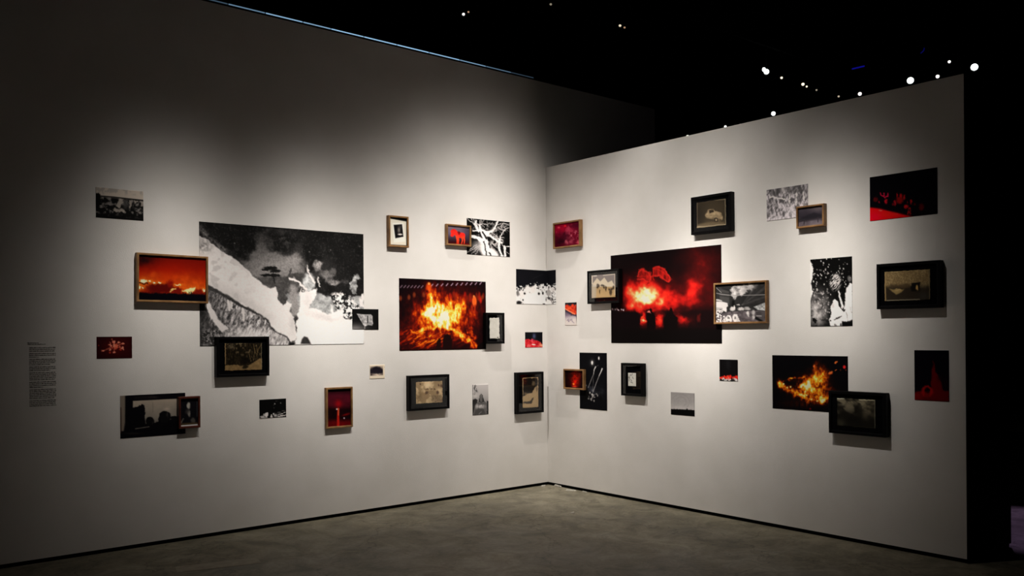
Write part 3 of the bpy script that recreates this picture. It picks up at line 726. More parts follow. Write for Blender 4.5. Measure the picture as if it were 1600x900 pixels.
def pic_sepia():
    p = Pic([(205, 235), (655, 215), (655, 575), (212, 595)], 60, 46, (158, 134, 100), 1.5, 37)
    nn = p.n(60, 1, 4)
    p.pc(nn * .7, (200, 176, 136)).pc(sstep(.5, .3, p.n(90, 2, 3)) * .6, (104, 82, 54)).pc(p.g(400, 290, 70, 50) * .7, (220, 198, 164)).pc(p.g(600, 370, 60, 40) * .7, (205, 180, 140))
    p.warp(8, 20)
    for x, y, a, b in ((385, 410, 24, 22), (568, 405, 22, 26), (520, 355, 14, 12), (640, 300, 20, 24), (280, 265, 16, 14), (430, 350, 60, 7), (590, 290, 12, 20)):
        p.pc(p.el(x, y, a, b, .5) * .85, (62, 38, 22))
    for x in range(480, 650, 26):
        p.pc(p.li([(x, 460), (x + 6, 560)], 11, 6) * .75, (66, 52, 36))
    p.pc(p.g(270, 470, 40, 60) * .6, (84, 66, 42)).pc(p.g(560, 520, 110, 50) * .4, (80, 64, 46))
    p.warp()
    return p

def pic_hooded():
    p = Pic([(48, 92), (418, 78), (424, 778), (50, 808)], 34, 62, gz(176), 1.25, 39)
    p.grad([(80, gz(186)), (330, gz(165)), (480, gz(140)), (800, gz(60))])
    p.warp(8, 30)
    st = p.n(26, 1, 3, (.6, 3)); p.pc(p.po([(40, 85), (150, 85), (170, 270), (110, 320), (40, 350)], 16) * sstep(.45, .6, st), gz(78)).pc(p.g(110, 350, 60, 40) * .7, gz(190))
    p.pc(p.po([(40, 450), (110, 410), (165, 450), (150, 560), (110, 640), (60, 810), (40, 810)], 12), gz(38))
    p.pc(p.po([(110, 570), (150, 515), (195, 475), (320, 470), (385, 530), (425, 560), (425, 800), (40, 810), (90, 650)], 10), gz(92)).pc(p.po([(385, 470), (430, 470), (430, 790), (392, 790)], 6), gz(24))
    p.pc(p.po([(185, 480), (205, 390), (225, 325), (248, 298), (280, 335), (310, 430), (318, 480), (250, 520)], 6), gz(46)).pc(p.el(248, 410, 34, 95, .3), gz(92)).pc(p.g(250, 345, 16, 30) * .6, gz(125))
    p.pc(p.g(235, 595, 100, 40) * (.4 + .9 * p.n(22, 4, 3, (.5, 2))), gz(190)).pc(p.g(150, 590, 28, 50) * .6, gz(185)).pc(p.po([(110, 680), (200, 640), (320, 660), (350, 780), (80, 800)], 20) * .6, gz(52)).pc(p.li([(200, 780), (255, 715)], 12, 6) * .7, gz(160)).pc(p.g(250, 540, 90, 14) * .7, gz(66))
    p.warp()
    return p

def pic_beach():
    p = Pic([(165, 160), (408, 148), (410, 610), (172, 632)], 44, 66, (152, 128, 94), 1.5, 41)
    p.pc(p.n(20, 1, 3) * .3, (120, 100, 72))
    p.warp(8, 26)
    p.pc(p.po([(178, 170), (400, 158), (398, 280), (362, 310), (310, 385), (240, 405), (200, 440), (176, 445)], 6), (20, 16, 14))
    p.pc(p.el(335, 245, 26, 36, .5) * .7, (104, 88, 66)).pc(p.el(215, 405, 24, 22, .5), (84, 70, 52)).pc(p.el(375, 320, 12, 20, .4), (150, 126, 94)).pc(p.el(385, 330, 14, 40, .5) * .5, (50, 40, 32))
    p.pc(p.po([(166, 545), (200, 530), (260, 525), (300, 505), (336, 455), (322, 510), (296, 560), (205, 565)], 6), (44, 37, 30))
    p.warp()
    return p

flat_print('L', (-4.338, -4.010, 2.412, 2.629), pic_trees(), 'small black-and-white print of trees under a dark line, topmost on the far left')
flat_print('L', (-3.597, -2.155, 1.478, 2.439), pic_giraffe(), 'huge black-and-white print of a giraffe neck and antelopes, largest on the walls')
flat_print('L', (-1.024, -0.490, 2.324, 2.672), pic_branches(), 'black-and-white print of bright tangled branches beside the red horse frame')
flat_print('L', (-1.791, -0.799, 1.412, 2.068), pic_bonfire(), 'large colour print of a yellow-orange bonfire with strung lights above')
flat_print('L', (-2.271, -2.009, 1.606, 1.784), pic_flag(), 'small dark print of a pale flag shape over the giraffe print corner', off=0.0024)
flat_print('L', (-0.410, 0.142, 1.858, 2.209), pic_crowd(), 'black-and-white crowd print folded into the corner between the two walls', bend=0.410)
flat_print('L', (-0.297, -0.063, 1.420, 1.575), pic_red_crowd(), 'tiny print of a red crowd under a blue glow, left of the corner')
flat_print('L', (-4.339, -4.097, 1.399, 1.556), pic_blossom(), 'small dark red print of a glowing blossom on the far left')
flat_print('L', (-4.182, -3.712, 0.815, 1.126), pic_window(), 'dark print of silhouettes against a pale window, low on the far left')
flat_print('L', (-3.120, -2.890, 0.889, 1.040), pic_night_snow(), 'small black-and-white night print with white shapes along its bottom edge')
flat_print('L', (-2.100, -1.948, 1.170, 1.292), pic_old_tree(), 'tiny cream-bordered vintage print of a dark round tree')
flat_print('L', (-0.969, -0.776, 0.777, 1.071), pic_hooded(), 'narrow grey print of a hooded figure seen from behind')

framed('L', (-4.074, -3.546, 1.811, 2.172), DW, 0.016, M_WOOD, pic_wildfire(), 'oak-framed photo of a red wildfire sky overlapping the giraffe print', tilt=-0.5, off=0.0026)
framed('L', (-1.916, -1.706, 2.342, 2.622), DW, 0.016, M_WOOD, pic_polaroid(), 'oak frame holding an instant photo on a tilted cream card', tilt=0.4)
framed('L', (-1.283, -0.995, 2.394, 2.595), DS, 0.016, M_WOOD, pic_horse(), 'oak-framed photo of a glowing red horse', off=0.0026)
framed('L', (-0.837, -0.605, 1.464, 1.766), DB, 0.022, M_BLACK, pic_paper([(988, 495), (1090, 492), (1090, 700), (990, 700)], 24, 40, (206, 203, 194), [[(1068, 688), (1076, 688)], [(1070, 684), (1072, 692)]], 1.2, 43), 'small black frame with a blank torn white paper, overlapping the bonfire print', (.24, .76, .17, .835), off=0.0026, deckle=0.006)
framed('L', (-3.487, -3.054, 1.235, 1.550), DB, 0.022, M_BLACK, pic_forest(), 'black-framed sepia photo of a forest road under the giraffe print', (.165, .865, .165, .845), off=0.0026, deckle=0.003)
framed('L', (-3.775, -3.612, 0.858, 1.098), DW, 0.016, M_REDWOOD, pic_figure(), 'small red-brown framed photo of a pale figure overlapping the dark window print', off=0.0026)
framed('L', (-2.541, -2.287, 0.765, 1.112), DS, 0.016, M_WOOD, pic_red_fountain(), 'upright brown-framed dark red photo with a bright vertical column')
framed('L', (-1.722, -1.274, 0.866, 1.185), DB, 0.022, M_BLACK, pic_sepia(), 'black-framed stained sepia photo in a dark mat, left of the hooded figure', (.185, .84, .19, .81), deckle=0.003)
framed('L', (-0.447, -0.092, 0.757, 1.172), DB, 0.024, M_BLACK, pic_beach(), 'upright black-framed sepia photo beside the corner, right of the hooded figure', (.235, .82, .135, .865), deckle=0.004)

# ================================================================== RIGHT WALL PICTURES
def pic_flare():
    p = Pic([(222, 148), (1087, 57), (1089, 831), (227, 828)], 200, 140, (14, 7, 8), 1.15, 51)
    n1 = p.n(110, 1, 4); n2 = p.n(50, 2, 4)
    p.warp(30, 80)
    I = 1.15 * p.g(490, 510, 115, 110) + .42 * p.g(560, 450, 190, 130) + .5 * p.g(430, 480, 110, 110) + .32 * p.g(700, 490, 110, 100) + .30 * p.g(890, 420, 62, 100, .3) + .30 * p.g(800, 530, 200, 55) + .16 * p.g(960, 330, 150, 240) + .1 * p.g(960, 160, 120, 160)
    I = I * .84 * (.5 + .8 * n1) * (.78 + .4 * n2)
    p.warp(10, 30)
    ground = sstep(560, 600, p.Y - 10 * np.sin(p.X / 23.0))
    keep = .75 * p.g(500, 622, 22, 50) + .52 * p.g(632, 645, 36, 60) + .36 * p.g(800, 640, 60, 55) + .2 * p.g(870, 640, 40, 40) + .22 * p.g(560, 690, 110, 40)
    I = I * (1 - ground) + ground * (keep * (.5 + .8 * n2)) + .6 * p.g(500, 655, 26, 16)
    p.ramp(I, REDS)
    for q in ([(445, 305), (462, 268), (500, 255), (545, 272), (566, 300), (548, 352), (530, 345), (500, 322), (452, 330)], [(572, 240), (600, 232), (645, 238), (690, 262), (716, 298), (716, 322), (692, 342), (660, 318), (620, 300), (588, 296), (578, 300)]):
        v = p.n(26, 7, 3, (.6, 2)); m = p.po(q, 5)
        p.pc(m, np.dstack([90 + 90 * v, 12 + 14 * v, 10 + 12 * v])).pc(p.li(q, 9, 6) * .8, (225, 44, 34)).pc(p.li([q[0], q[4], q[6]], 7, 6) * .6, (215, 40, 30))
    p.pc(p.li([(573, 232), (588, 340)], 6), (190, 26, 20)).pc(p.li([(545, 352), (530, 372)], 6), (120, 14, 12))
    for x, y in ((235, 572), (262, 570), (280, 566), (308, 562), (330, 568)):
        p.pc(p.el(x, y, 8, 7, .6), (215, 190, 200))
    p.pc(p.po([(528, 720), (530, 610), (548, 590), (556, 552), (572, 552), (580, 590), (608, 620), (604, 670), (600, 720)], 6), (12, 5, 6)).pc(p.el(545, 590, 12, 8, .5), (245, 120, 110))
    p.pc(p.po([(664, 730), (670, 640), (684, 605), (700, 590), (702, 562), (716, 550), (730, 562), (732, 590), (752, 605), (766, 650), (776, 730)], 6), (12, 6, 6))
    p.pc(p.po([(222, 600), (330, 585), (400, 580), (440, 600), (488, 615), (478, 660), (470, 720), (222, 730)], 10), (14, 6, 8))
    p.pc(p.po([(790, 590), (870, 575), (1000, 570), (1090, 560), (1090, 730), (860, 720), (840, 640)], 14) * .75, (20, 7, 8)).pc(p.el(930, 630, 16, 30, .6) * .5, (120, 20, 16))
    p.pc(sstep(690, 740, p.Y0), (11, 7, 7))
    p.warp()
    return p

def pic_pink():
    p = Pic([(140, 210), (680, 130), (690, 640), (150, 705)], 62, 54, (104, 7, 32), 1.05, 53)
    p.warp(30, 80)
    p.pc(p.g(280, 280, 220, 130), (170, 6, 40)).pc(p.g(620, 220, 130, 90) * .8, (70, 6, 30)).pc(p.g(280, 560, 190, 130), (34, 1, 12)).pc(p.g(360, 430, 70, 90) * .9, (46, 3, 18)).pc(p.g(560, 590, 90, 50) * .5, (80, 4, 28))
    nn = p.n(50, 1, 4)
    p.pc(p.g(570, 430, 120, 90) * sstep(.3, .75, nn), (205, 105, 118)).pc(p.g(450, 300, 60, 110, .5) * sstep(.35, .8, nn) * .8, (190, 70, 92)).pc(p.g(420, 600, 36, 60) * .8, (196, 92, 105)).pc(p.g(510, 580, 30, 60, .4) * .7, (186, 82, 98)).pc(p.g(655, 600, 40, 40) * .9, (205, 84, 98))
    p.warp().pc(p.el(232, 272, 26, 18, .8) * .9, (255, 96, 108)).pc(p.el(370, 236, 24, 20, .8), (255, 36, 48)).pc(p.el(180, 370, 14, 20, .8) * .6, (205, 50, 80)).pc(p.g(230, 360, 200, 180) * (p.n(30, 6)) * .4, (150, 10, 50))
    return p

def pic_ember():
    p = Pic([(145, 140), (468, 130), (472, 830), (148, 760)], 26, 52, (205, 195, 192), 1.2, 55)
    p.grad([(130, (20, 18, 22)), (480, (120, 104, 120)), (560, (178, 166, 172)), (640, (208, 198, 194)), (840, (206, 196, 190))])
    nn = p.n(60, 1, 3)
    p.pc(p.po([(145, 300), (300, 410), (420, 500), (470, 500), (470, 560), (330, 500), (145, 370)], 30), (50, 42, 58))
    p.warp(16, 50)
    p.pc(p.po([(140, 215), (190, 190), (240, 205), (300, 240), (350, 170), (400, 220), (470, 220), (470, 490), (420, 498), (300, 420), (140, 305)], 16), np.dstack([180 + 60 * nn, 34 + 60 * nn, 24 + 22 * nn]))
    p.warp().pc(p.li([(150, 305), (300, 405), (420, 480)], 26, 14), (244, 136, 96)).pc(p.g(450, 330, 30, 70) * .7, (90, 12, 14))
    for a in ([(195, 640), (250, 600), (240, 680), (280, 640)], [(290, 610), (310, 660), (335, 610), (350, 690)], [(350, 690), (400, 745)], [(215, 620), (260, 680)]):
        p.pc(p.li(a, 17, 9) * .7, (128, 112, 134))
    p.pc(p.el(318, 500, 14, 20, .5), (70, 52, 66)).pc(p.li([(464, 500), (468, 820)], 14, 10) * sstep(840, 560, p.Y0), (60, 48, 52))
    return p

def pic_tents():
    p = Pic([(178, 255), (625, 225), (628, 640), (190, 662)], 52, 44, (122, 112, 108), 1.3, 57)
    p.grad([(230, (120, 110, 108)), (430, (120, 110, 104)), (440, (160, 134, 96)), (660, (184, 152, 108))])
    p.pc(p.po([(200, 405), (285, 300), (350, 362), (425, 290), (492, 382), (565, 345), (612, 430), (612, 455), (200, 455)], 5), (192, 178, 156))
    p.warp(6, 20)
    for a in ((300, 445, 22, 42), (325, 440, 12, 25), (385, 432, 34, 18), (420, 460, 16, 34), (455, 490, 16, 46), (545, 550, 24, 60), (598, 470, 18, 36), (515, 500, 12, 20), (340, 545, 9, 40), (570, 500, 16, 20)):
        p.pc(p.el(*a, .4) * .85, (50, 40, 32))
    p.warp()
    p.pc(p.po([(170, 250), (202, 252), (206, 420), (275, 430), (275, 670), (180, 670)], 4) * .6, (168, 162, 154))
    p.pc(p.li([(188, 262), (192, 400)], 16), (214, 200, 180)).pc(p.li([(405, 255), (620, 232), (624, 600)], 12), (206, 194, 172)).pc(p.li([(218, 265), (275, 262)], 18), (206, 198, 186))
    return p

def pic_street():
    p = Pic([(132, 155), (938, 110), (935, 745), (132, 770)], 104, 82, gz(44), 1.2, 59)
    for k, a in enumerate((-.2, -.35, -.5, -.65, -.8, -.95)):
        p.pc(p.li([(560, 480), (560 + 700 * math.cos(a), 480 + 700 * math.sin(a))], 10, 10, 70) * (.35 if k % 2 else .1), gz(110))
    p.pc(p.n(60, 1, 3) * .35, gz(24)).pc(p.po([(190, 200), (350, 260), (360, 480), (200, 400)], 14) * .6, gz(84))
    for y in (240, 300, 350): p.pc(p.li([(200, y - 20), (345, y)], 14, 6) * .6, gz(30))
    p.warp(20, 40)
    sm = p.po([(385, 230), (430, 165), (560, 148), (760, 138), (740, 190), (650, 260), (560, 320), (500, 345), (450, 388), (400, 345)], 18)
    v = 120 + 110 * p.n(50, 2, 4)
    p.pc(sm, np.dstack([v, v * .97, v * .96])).pc(p.g(500, 240, 40, 18) * .7, gz(70)).pc(p.g(700, 190, 110, 40, -.5) * .5, gz(190))
    p.warp()
    p.pc(p.li([(140, 290), (240, 310), (390, 325), (600, 325), (935, 314)], 9, 5), gz(150)).pc(p.li([(140, 200), (225, 280)], 8, 5), gz(140))
    p.pc(p.po([(130, 385), (180, 390), (240, 412), (235, 425), (130, 412)], 5), gz(180)).pc(p.po([(130, 425), (245, 430), (325, 450), (335, 500), (310, 520), (310, 600), (130, 600)], 6), gz(205)).pc(p.po([(130, 520), (240, 530), (250, 560), (130, 575)], 6) * .6, gz(140))
    p.pc(p.po([(400, 410), (440, 400), (445, 500), (395, 500)], 10), gz(18))
    p.pc(p.po([(745, 510), (820, 480), (920, 438), (940, 440), (940, 575), (800, 556)], 8), np.dstack([110 + 100 * p.n(22, 5, 3)] * 3))
    road = p.po([(130, 600), (400, 590), (560, 572), (800, 570), (940, 575), (940, 780), (130, 780)], 8)
    v = 70 + 40 * p.n(40, 6, 3); p.pc(road, np.dstack([v, v * .92, v * .95]))
    p.pc(p.el(870, 650, 90, 70, .5) * .5, gz(52)).pc(p.li([(780, 690), (860, 740)], 40, 14), gz(22)).pc(p.li([(790, 655), (860, 655)], 14, 6), gz(160))
    p.warp(6, 16)
    ln = p.n(24, 8, 3)
    p.pc(p.po([(130, 590), (220, 600), (290, 660), (300, 780), (130, 780)], 10) * sstep(.4, .55, ln), gz(220)).pc(p.po([(130, 560), (260, 560), (300, 620), (130, 640)], 10) * sstep(.5, .4, ln), gz(30))
    for a, c in (((345, 712, 48, 66, .12), 222), ((450, 690, 46, 66, .15), 218), ((490, 720, 22, 40, .3), 200), ((650, 612, 22, 36, .4), 215), ((662, 645, 12, 26, .4), 190), ((740, 600, 24, 40, .5), 180), ((740, 680, 20, 34, .5), 185), ((408, 545, 40, 36, .3), 205), ((440, 515, 12, 26, .4), 215), ((545, 545, 52, 26, .4), 190), ((500, 478, 28, 10, .5), 170), ((640, 520, 40, 10, .5), 165), ((650, 545, 50, 16, .5), 180), ((515, 740, 14, 14, .4), 205), ((280, 560, 30, 26, .4), 215)):
        p.pc(p.el(*a), gz(c))
    for a in ((340, 690, 20, 20), (450, 690, 14, 20), (345, 752, 26, 12), (700, 640, 16, 30), (720, 555, 40, 8), (480, 575, 60, 8), (600, 570, 50, 8)):
        p.pc(p.el(*a, .5) * .7, gz(60))
    p.warp()
    return p

def pic_car():
    p = Pic([(140, 320), (465, 280), (460, 550), (145, 600)], 60, 54, (46, 39, 29), 1.25, 61)
    p.pc(p.n(50, 1, 4) * .55, (74, 63, 48)).pc(p.g(160, 460, 60, 120) * .6, (28, 24, 18))
    p.pc(p.po([(140, 560), (300, 520), (440, 520), (460, 570), (140, 610)], 16) * .7, (112, 96, 72))
    p.warp(4, 20)
    p.pc(p.po([(232, 452), (256, 425), (272, 394), (330, 384), (352, 412), (414, 424), (428, 470), (424, 500), (396, 514), (340, 502), (296, 492), (252, 482)], 7), np.dstack([118 + 50 * p.n(30, 9, 3), 102 + 44 * p.n(30, 9, 3), 78 + 36 * p.n(30, 9, 3)])).pc(p.g(330, 498, 90, 16) * .6, (64, 54, 40))
    p.pc(p.po([(280, 402), (328, 394), (340, 420), (284, 434)], 4), (46, 38, 28)).pc(p.el(356, 500, 22, 24, .2), (40, 32, 24)).pc(p.el(358, 502, 9, 11, .3), (150, 132, 104)).pc(p.li([(245, 455), (420, 460)], 5), (112, 96, 72)).pc(p.el(402, 500, 10, 8, .4), (60, 48, 36))
    p.warp().pc(p.li([(142, 585), (240, 580), (330, 568), (455, 548)], 16, 6), (156, 140, 112)).pc(p.li([(462, 285), (458, 545)], 9), (140, 128, 104)).pc(p.li([(360, 292), (460, 284)], 9), (128, 114, 90)).pc(p.li([(143, 325), (146, 590)], 6), (130, 116, 94))
    return p

def pic_grass():
    p = Pic([(887, 185), (1337, 115), (1342, 480), (893, 523)], 80, 66, gz(150), 1.4, 63)
    s1 = p.n(22, 1, 4, (.7, 1.6), .5); s2 = p.n(30, 2, 4, (.6, 2.0), -.3)
    t = (p.Y0 - (185 - (p.X0 - 887) * .155)) / 340.0
    v = 78 + 128 * sstep(.18, .82, .5 * s1 + .5 * s2 + .3 * (t - .45))
    p.pc(np.ones_like(v), np.dstack([v, v * .96, v * .98]))
    p.warp(8, 24)
    p.pc(p.po([(920, 180), (1030, 175), (1010, 240), (960, 255), (915, 215)], 16) * .55, gz(66)).pc(p.po([(1100, 155), (1230, 140), (1300, 190), (1220, 225), (1120, 200)], 16) * .5, gz(72)).pc(p.po([(1230, 150), (1340, 120), (1340, 300), (1300, 280)], 16) * .35, gz(70))
    p.pc(p.g(1075, 175, 30, 40) * .7, gz(200))
    for a in ([(1143, 230), (1138, 325)], [(1216, 222), (1212, 350)], [(1290, 215), (1300, 290)], [(930, 255), (1090, 285)]):
        p.pc(p.li(a, 14, 6), gz(205))
    p.warp()
    return p

def pic_shore():
    p = Pic([(1230, 390), (1500, 355), (1502, 550), (1235, 575)], 52, 40, (56, 50, 56), 1.5, 65)
    p.grad([(360, (72, 66, 72)), (440, (46, 42, 48)), (480, (40, 36, 42)), (520, (96, 88, 94)), (580, (116, 106, 110))])
    p.pc(p.n(60, 1, 4) * .5, (40, 34, 40)).pc(p.g(1440, 390, 70, 30) * .5, (92, 80, 82))
    p.pc(p.po([(1225, 500), (1330, 455), (1400, 430), (1505, 455), (1505, 475), (1235, 520)], 12) * .8, (28, 26, 30))
    p.pc(p.li([(1232, 525), (1350, 500), (1500, 470)], 10, 5), (36, 32, 36)).pc(p.li([(1300, 500), (1295, 545)], 10, 4), (40, 36, 40)).pc(p.li([(1445, 480), (1445, 525)], 9, 4), (44, 40, 44)).pc(p.li([(1310, 520), (1450, 490)], 12, 5) * .7, (48, 42, 46))
    return p

def pic_red_stage():
    p = Pic([(153, 217), (1017, 88), (1020, 680), (160, 775)], 118, 86, (3, 2, 5), 2.0, 67)
    p.pc(p.po([(150, 600), (300, 618), (450, 655), (640, 700), (720, 716), (150, 790)], 16), (185, 6, 10)).pc(p.g(220, 720, 110, 60), (214, 2, 26)).pc(p.g(420, 690, 120, 30) * .6, (200, 20, 12))
    p.warp(8, 20)
    for a in ([(300, 415), (305, 440), (340, 455), (362, 475), (395, 455), (398, 420)], [(345, 415), (352, 450)]):
        p.pc(p.li(a, 12, 6), (178, 16, 52))
    for x, y, a, b, c in ((232, 500, 30, 28, (64, 5, 8)), (370, 522, 18, 32, (150, 12, 26)), (285, 535, 10, 14, (110, 8, 22)), (550, 505, 44, 48, (108, 8, 8)), (517, 445, 8, 30, (140, 10, 18)), (566, 448, 14, 24, (150, 12, 16)), (606, 468, 12, 34, (140, 12, 16)), (490, 545, 16, 36, (130, 12, 22)), (468, 560, 14, 14, (80, 4, 12)), (630, 586, 26, 24, (150, 14, 18)), (695, 530, 11, 30, (140, 12, 16)), (648, 530, 8, 16, (90, 8, 10)), (678, 610, 18, 14, (120, 10, 14)), (658, 660, 10, 36, (120, 10, 14)), (684, 660, 10, 36, (120, 10, 14)), (825, 595, 32, 44, (70, 4, 6)), (742, 555, 16, 22, (56, 4, 6)), (300, 635, 22, 8, (220, 80, 70)), (505, 688, 24, 8, (215, 24, 20))):
        p.pc(p.el(x, y, a, b, .5), c)
    p.warp()
    return p

def pic_feather():
    p = Pic([(115, 100), (545, 66), (545, 790), (107, 797)], 76, 122, gz(8), 1.35, 69)
    cl = p.n(40, 1, 4)
    p.pc(p.g(190, 600, 110, 150) * (.3 + .9 * cl), gz(170)).pc(p.g(170, 690, 70, 90) * cl * .8, gz(200)).pc(p.po([(107, 690), (220, 720), (330, 740), (330, 800), (107, 800)], 20) * sstep(.55, .4, cl), gz(16))
    rs = random.Random(12)
    for k in range(95):
        x, y = rs.uniform(130, 540), rs.uniform(80, 480); r = rs.uniform(2.5, 6)
        p.pc(p.el(x, y, r, r * 1.5, .6), gz(rs.uniform(110, 225)))
    for k in range(60):
        x, y = rs.uniform(125, 310), rs.uniform(400, 720); r = rs.uniform(3, 8)
        p.pc(p.el(x, y, r, r * 1.4, .7) * .7, gz(rs.uniform(120, 220)))
    fe = p.el(375, 335, 58, 85, .35, .1)
    p.pc(fe * sstep(.42, .62, p.n(13, 3, 3, (.5, 2.2), .8)), gz(185)).pc(p.el(380, 275, 24, 26, .4) * .6, gz(190))
    p.warp(6, 24)
    W_ = gz(232)
    p.pc(p.po([(338, 570), (352, 530), (372, 512), (398, 535), (412, 590), (450, 632), (470, 560), (472, 470), (490, 395), (520, 345), (550, 350), (550, 735), (482, 745), (442, 735), (442, 800), (322, 800), (306, 740), (318, 690), (332, 650), (320, 590)], 5), W_)
    p.pc(p.li([(408, 425), (425, 500), (448, 600)], 12, 5, 26), W_).pc(p.el(520, 300, 20, 30, .5) * .6, gz(150))
    p.pc(p.li([(358, 722), (436, 692)], 11, 5), gz(40)).pc(p.li([(478, 752), (545, 732)], 14, 5), gz(26)).pc(p.li([(452, 600), (462, 635), (472, 622)], 12, 5), gz(20)).pc(p.li([(488, 650), (500, 725)], 5) * .7, gz(90)).pc(p.el(430, 778, 9, 20, .3), gz(50)).pc(p.el(370, 785, 12, 14, .4), gz(120)).pc(p.li([(520, 600), (545, 660)], 5) * .6, gz(110)).pc(p.el(352, 580, 14, 20, .5) * .35, gz(120)).pc(p.el(322, 738, 9, 8, .4), gz(40))
    p.pc(p.po([(100, 92), (122, 140), (136, 180), (142, 240), (130, 300), (112, 345), (100, 350)], 5), gz(214)).pc(p.po([(100, 345), (122, 350), (136, 440), (116, 500), (108, 530), (100, 530)], 5), gz(214)).pc(p.li([(140, 262), (165, 245)], 10, 5), gz(170))
    p.warp()
    return p

def pic_boat():
    p = Pic([(888, 228), (1358, 208), (1355, 525), (897, 530)], 72, 50, (112, 93, 62), 1.7, 71)
    v = p.n(9, 1, 3); p.pc(sstep(.4, .8, v) * .8, (158, 136, 96)).pc(p.n(60, 2, 3) * .35, (88, 70, 44))
    p.warp(8, 30)
    p.pc(sstep(345, 405, p.Y), (40, 33, 25)).pc(p.po([(960, 360), (1150, 350), (1150, 400), (960, 400)], 10) * .6, (66, 52, 34)).pc(p.po([(940, 400), (985, 415), (1100, 405), (1072, 445), (1020, 464), (975, 438)], 8), (128, 108, 68)).pc(p.el(1030, 415, 34, 12, .4), (150, 126, 82))
    p.pc(p.po([(1166, 348), (1256, 345), (1256, 432), (1166, 432)], 6), (16, 14, 12)).pc(p.el(1226, 400, 12, 24, .4), (165, 130, 76)).pc(p.g(1300, 370, 30, 40) * .5, (96, 84, 62)).pc(p.g(1300, 480, 70, 40) * .7, (50, 48, 44))
    p.warp().pc(p.li([(892, 235), (904, 528)], 14), (144, 118, 78)).pc(p.li([(920, 523), (1250, 518)], 8), (150, 140, 118)).pc(p.li([(1352, 212), (1350, 520)], 8), (110, 96, 70))
    return p

def pic_lava():
    p = Pic([(80, 275), (275, 280), (275, 460), (80, 455)], 50, 40, (14, 3, 4), 1.5, 73)
    p.warp(14, 40)
    p.pc(p.g(195, 325, 40, 60) * .9, (165, 18, 6)).pc(p.g(130, 330, 22, 36) * .4, (80, 12, 6)).pc(p.g(183, 402, 32, 36), (232, 26, 10)).pc(p.g(240, 320, 12, 36) * .5, (110, 10, 6)).pc(sstep(.4, .8, p.n(26, 1, 3)) * .6, (30, 4, 4))
    p.warp().pc(p.el(170, 416, 8, 9, .8), (255, 130, 40)).pc(p.g(180, 440, 24, 8) * .8, (255, 60, 30))
    return p

def pic_fireworks():
    p = Pic([(251, 76), (545, 78), (549, 708), (252, 680)], 62, 116, gz(10, 10, 13), 1.25, 75)
    p.pc(p.g(360, 490, 70, 50) * p.n(30, 1) * .9, gz(70, 72, 82)).pc(p.g(480, 500, 50, 60) * p.n(30, 2) * .6, gz(52, 54, 60)).pc(p.po([(280, 520), (330, 450), (360, 520), (375, 600), (280, 600)], 10), gz(8)).pc(p.po([(470, 600), (480, 490), (500, 600)], 8), gz(8))
    W_ = gz(238)
    p.pc(p.g(390, 185, 22, 34) * .5, gz(150)).pc(p.el(390, 185, 10, 20, .5), W_).pc(p.el(462, 135, 7, 18, .5), gz(210)).pc(p.li([(428, 228), (412, 260), (405, 310)], 9, 4, 3), W_).pc(p.li([(408, 300), (346, 455)], 2, 4), gz(210)).pc(p.li([(406, 300), (396, 492)], 1, 4), gz(140)).pc(p.li([(498, 248), (482, 290), (462, 330)], 10, 4, 3), W_).pc(p.li([(478, 295), (436, 400), (398, 505)], 2.5, 4), gz(225))
    p.pc(p.li([(440, 222), (455, 212)], 5) * .5, gz(120))
    rs = random.Random(5)
    for k in range(16):
        p.pc(p.el(rs.gauss(395, 26), rs.gauss(548, 32), rs.uniform(3, 7), rs.uniform(5, 12), .6), gz(rs.uniform(90, 200)))
    for x, y in ((435, 525), (350, 575), (320, 430), (380, 590), (395, 560)): p.pc(p.el(x, y, 9, 9, .6) * .7, gz(150))
    return p

def pic_horizon():
    p = Pic([(1242, 500), (1500, 515), (1500, 765), (1243, 745)], 50, 48, gz(150), 1.3, 77)
    p.grad([(500, gz(138)), (620, gz(150)), (690, gz(176)), (770, gz(176))])
    for r in (60, 95): p.pc(p.li([(1350 + r * math.cos(a), 610 + r * .9 * math.sin(a)) for a in np.linspace(-2.6, .9, 12)], 5, 5) * .3, gz(100))
    p.pc(p.n(20, 1, 3) * .12, gz(90))
    p.pc(sstep(-3, 3, p.Y0 - (686 + (p.X0 - 1242) * .042 + 5 * (p.n(16, 2) - .5))), gz(7)).pc(p.el(1420, 690, 9, 9, .3), gz(8)).pc(p.el(1342, 693, 6, 5, .3), gz(8))
    return p

def pic_red_line():
    p = Pic([(77, 113), (227, 115), (227, 295), (77, 287)], 40, 46, (10, 9, 10), 1.4, 79)
    p.pc(p.g(150, 150, 20, 50) * .3, (36, 36, 40))
    nn = p.n(12, 1, 3, (1, 1.6))
    p.pc(sstep(250, 268, p.Y0 + 24 * (nn - .5)), gz(188)).pc(sstep(262, 272, p.Y0) * sstep(.48, .38, nn), gz(30))
    m = sstep(244, 254, p.Y0 + 22 * (nn - .5)) * sstep(276, 262, p.Y0 + 26 * (p.n(14, 3) - .5))
    p.pc(m, (205, 30, 20)).pc(m * sstep(.55, .7, p.n(10, 5)), (240, 60, 40)).pc(p.el(178, 275, 5, 16, .4), gz(16))
    return p

